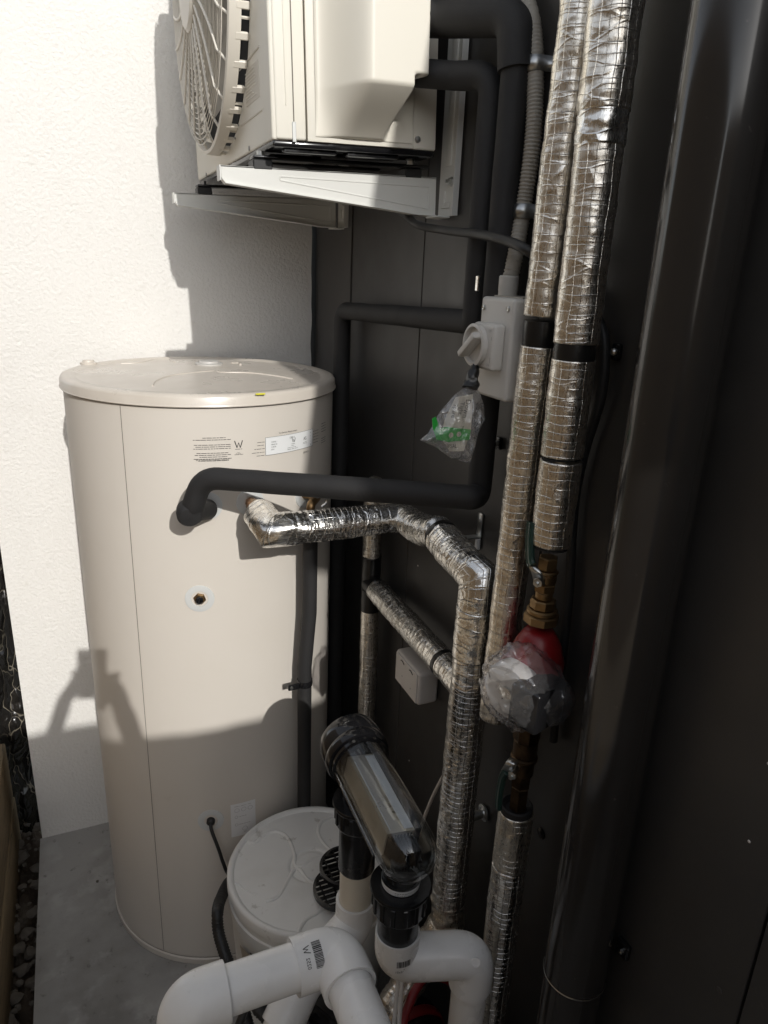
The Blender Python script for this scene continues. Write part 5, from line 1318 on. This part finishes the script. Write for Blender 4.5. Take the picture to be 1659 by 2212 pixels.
person = thing('person', (0.0, -.42, 0), 'person in dark clothes standing on the slab and holding up a phone', 'person')
def skinned(name, verts, edges, radii, m, parent, root=0, lv=2):
    me = bpy.data.meshes.new(name); org = Vector(parent['_o'])
    me.from_pydata([Vector(v)-org for v in verts], edges, [])
    o = bpy.data.objects.new(name, me); COL.objects.link(o); o.parent = parent
    o.modifiers.new('skin', 'SKIN'); 
    sk = me.skin_vertices[0].data if me.skin_vertices else None
    if sk is None:
        bm = bmesh.new(); bm.from_mesh(me); bm.verts.layers.skin.verify(); bm.to_mesh(me); bm.free(); sk = me.skin_vertices[0].data
    for i, r in enumerate(radii): sk[i].radius = (r, r) if not isinstance(r, tuple) else r
    sk[root].use_root = True
    s = o.modifiers.new('sub', 'SUBSURF'); s.levels = lv; s.render_levels = lv
    me.materials.append(m); return o
gl = held(-.040, -.100, .035)
gr = held(.058, -.104, .035)
bv = [(0, -.42, .93), (0, -.42, 1.10), (0, -.43, 1.28), (0, -.43, 1.42), (0, -.42, 1.50), (0, -.40, 1.55), (0, -.39, 1.60),
      (-.17, -.42, 1.40), (-.24, -.26, 1.36), tuple(held(-.108, -.235, .17)), tuple(held(-.066, -.138, .07)),
      (.17, -.42, 1.40), (.215, -.26, 1.36), tuple(held(.092, -.240, .17)), tuple(held(.068, -.140, .07)),
      (-.09, -.42, .86), (-.10, -.40, .48), (-.10, -.43, .09), (-.11, -.30, .04), (.09, -.42, .86), (.10, -.40, .48), (.10, -.43, .09), (.11, -.30, .04)]
be = [(0, 1), (1, 2), (2, 3), (3, 4), (4, 5), (5, 6), (3, 7), (7, 8), (8, 9), (9, 10), (3, 11), (11, 12), (12, 13), (13, 14), (0, 15), (15, 16), (16, 17), (17, 18), (0, 19), (19, 20), (20, 21), (21, 22)]
br = [(.15, .10), (.14, .10), (.16, .11), (.15, .09), .055, .075, .075, .06, .036, .024, .026, .06, .036, .024, .026, .085, .06, .045, .04, .085, .06, .045, .04]
body = skinned('body', bv, be, br, M_['shirt'], person)
for pts_, nm in (((held(-.030, -.085, .030), held(-.046, -.112, .045), held(-.070, -.142, .075), held(-.090, -.185, .12)), 'palm'), ((held(.052, -.080, .030), held(.062, -.112, .045), held(.070, -.150, .075), held(.080, -.195, .12)), 'palm')):
    b = B(); b.tube(spline(pts_, 6), .020, 16, rf=lambda L, a, i: .017 + .10*min(L, .04) - .06*max(0, L-.07)); b.link(nm, M_['skin'], person)
def fingers(base, out, toward, n, name):
    base = Vector(base)
    for k in range(n):
        s = base + toward*(-.030 + .020*k)
        b = B(); b.tube(spline([s, s + out*.024 + vz*.003, s + out*.040 - vz*.010, s + out*.030 - vz*.022], 5), .0078, 12, rf=lambda L, a, i: .0085 - L*.03); b.link(name, M_['skin'], person)
fingers(gl + vx*(.014) + vy*.012, vx*-.35, vy, 4, 'finger')
fingers(gr + vx*(-.016) + vy*.006, vx*.35, vy, 4, 'finger')
b = B(); b.tube(spline([gl + vy*(-.02), gl + vx*(.012) + vy*.004 + vz*.004, gl + vx*.030 + vy*.020 + vz*.004], 6), .0095, 12); b.link('thumb', M_['skin'], person)
b = B(); b.tube(spline([gr + vy*(-.02), gr + vx*(-.012) + vy*.004 + vz*.004, gr + vx*-.030 + vy*.020 + vz*.004], 6), .0095, 12); b.link('thumb', M_['skin'], person)
bm = bmesh.new(); bmesh.ops.create_uvsphere(bm, u_segments=24, v_segments=16, radius=1)
for q in bm.verts:
    d = q.co; q.co = Vector((d.x*.078, d.y*.098 + (.012 if d.z < -.3 and d.y > .6 else 0), d.z*.118)) + Vector((0, -.385, 1.565))
bm.verts.index_update(); b = B(); b.add([q.co for q in bm.verts], [[q.index for q in f.verts] for f in bm.faces]); bm.free(); hdm = b.link('head', M_['skin'], person, angle=180)
b = B(); b.lathe([(.084, -.02), (.088, .02), (.080, .07), (.05, .105), (.001, .115)], (0, -.395, 1.57), (0, -.25, 1), 24); b.link('hair', M_['hair'], hdm)
b = B(); b.lathe([(.012, 0), (.010, .012), (.002, .022)], (0, -.295, 1.555), (0, 1, -.2), 10); b.link('nose', M_['skin'], hdm)
for s in (-1, 1):
    b = B(); b.lathe([(.009, 0), (.006, .004), (.001, .005)], (.03*s, -.298, 1.58), (.1*s, 1, 0), 12); b.link('eye', M_['sticker'], hdm)
    b = B(); b.lathe([(.022, 0), (.016, .008), (.004, .008)], (.077*s, -.385, 1.56), (s, 0, 0), 12); b.link('ear', M_['skin'], hdm)
b = B(); b.rbox((-.022, -.302, 1.508), (.022, -.290, 1.516), .003, 2); b.link('mouth', M_['red_paint'], hdm)

for o in scene.objects:
    if '_o' in o: del o['_o']
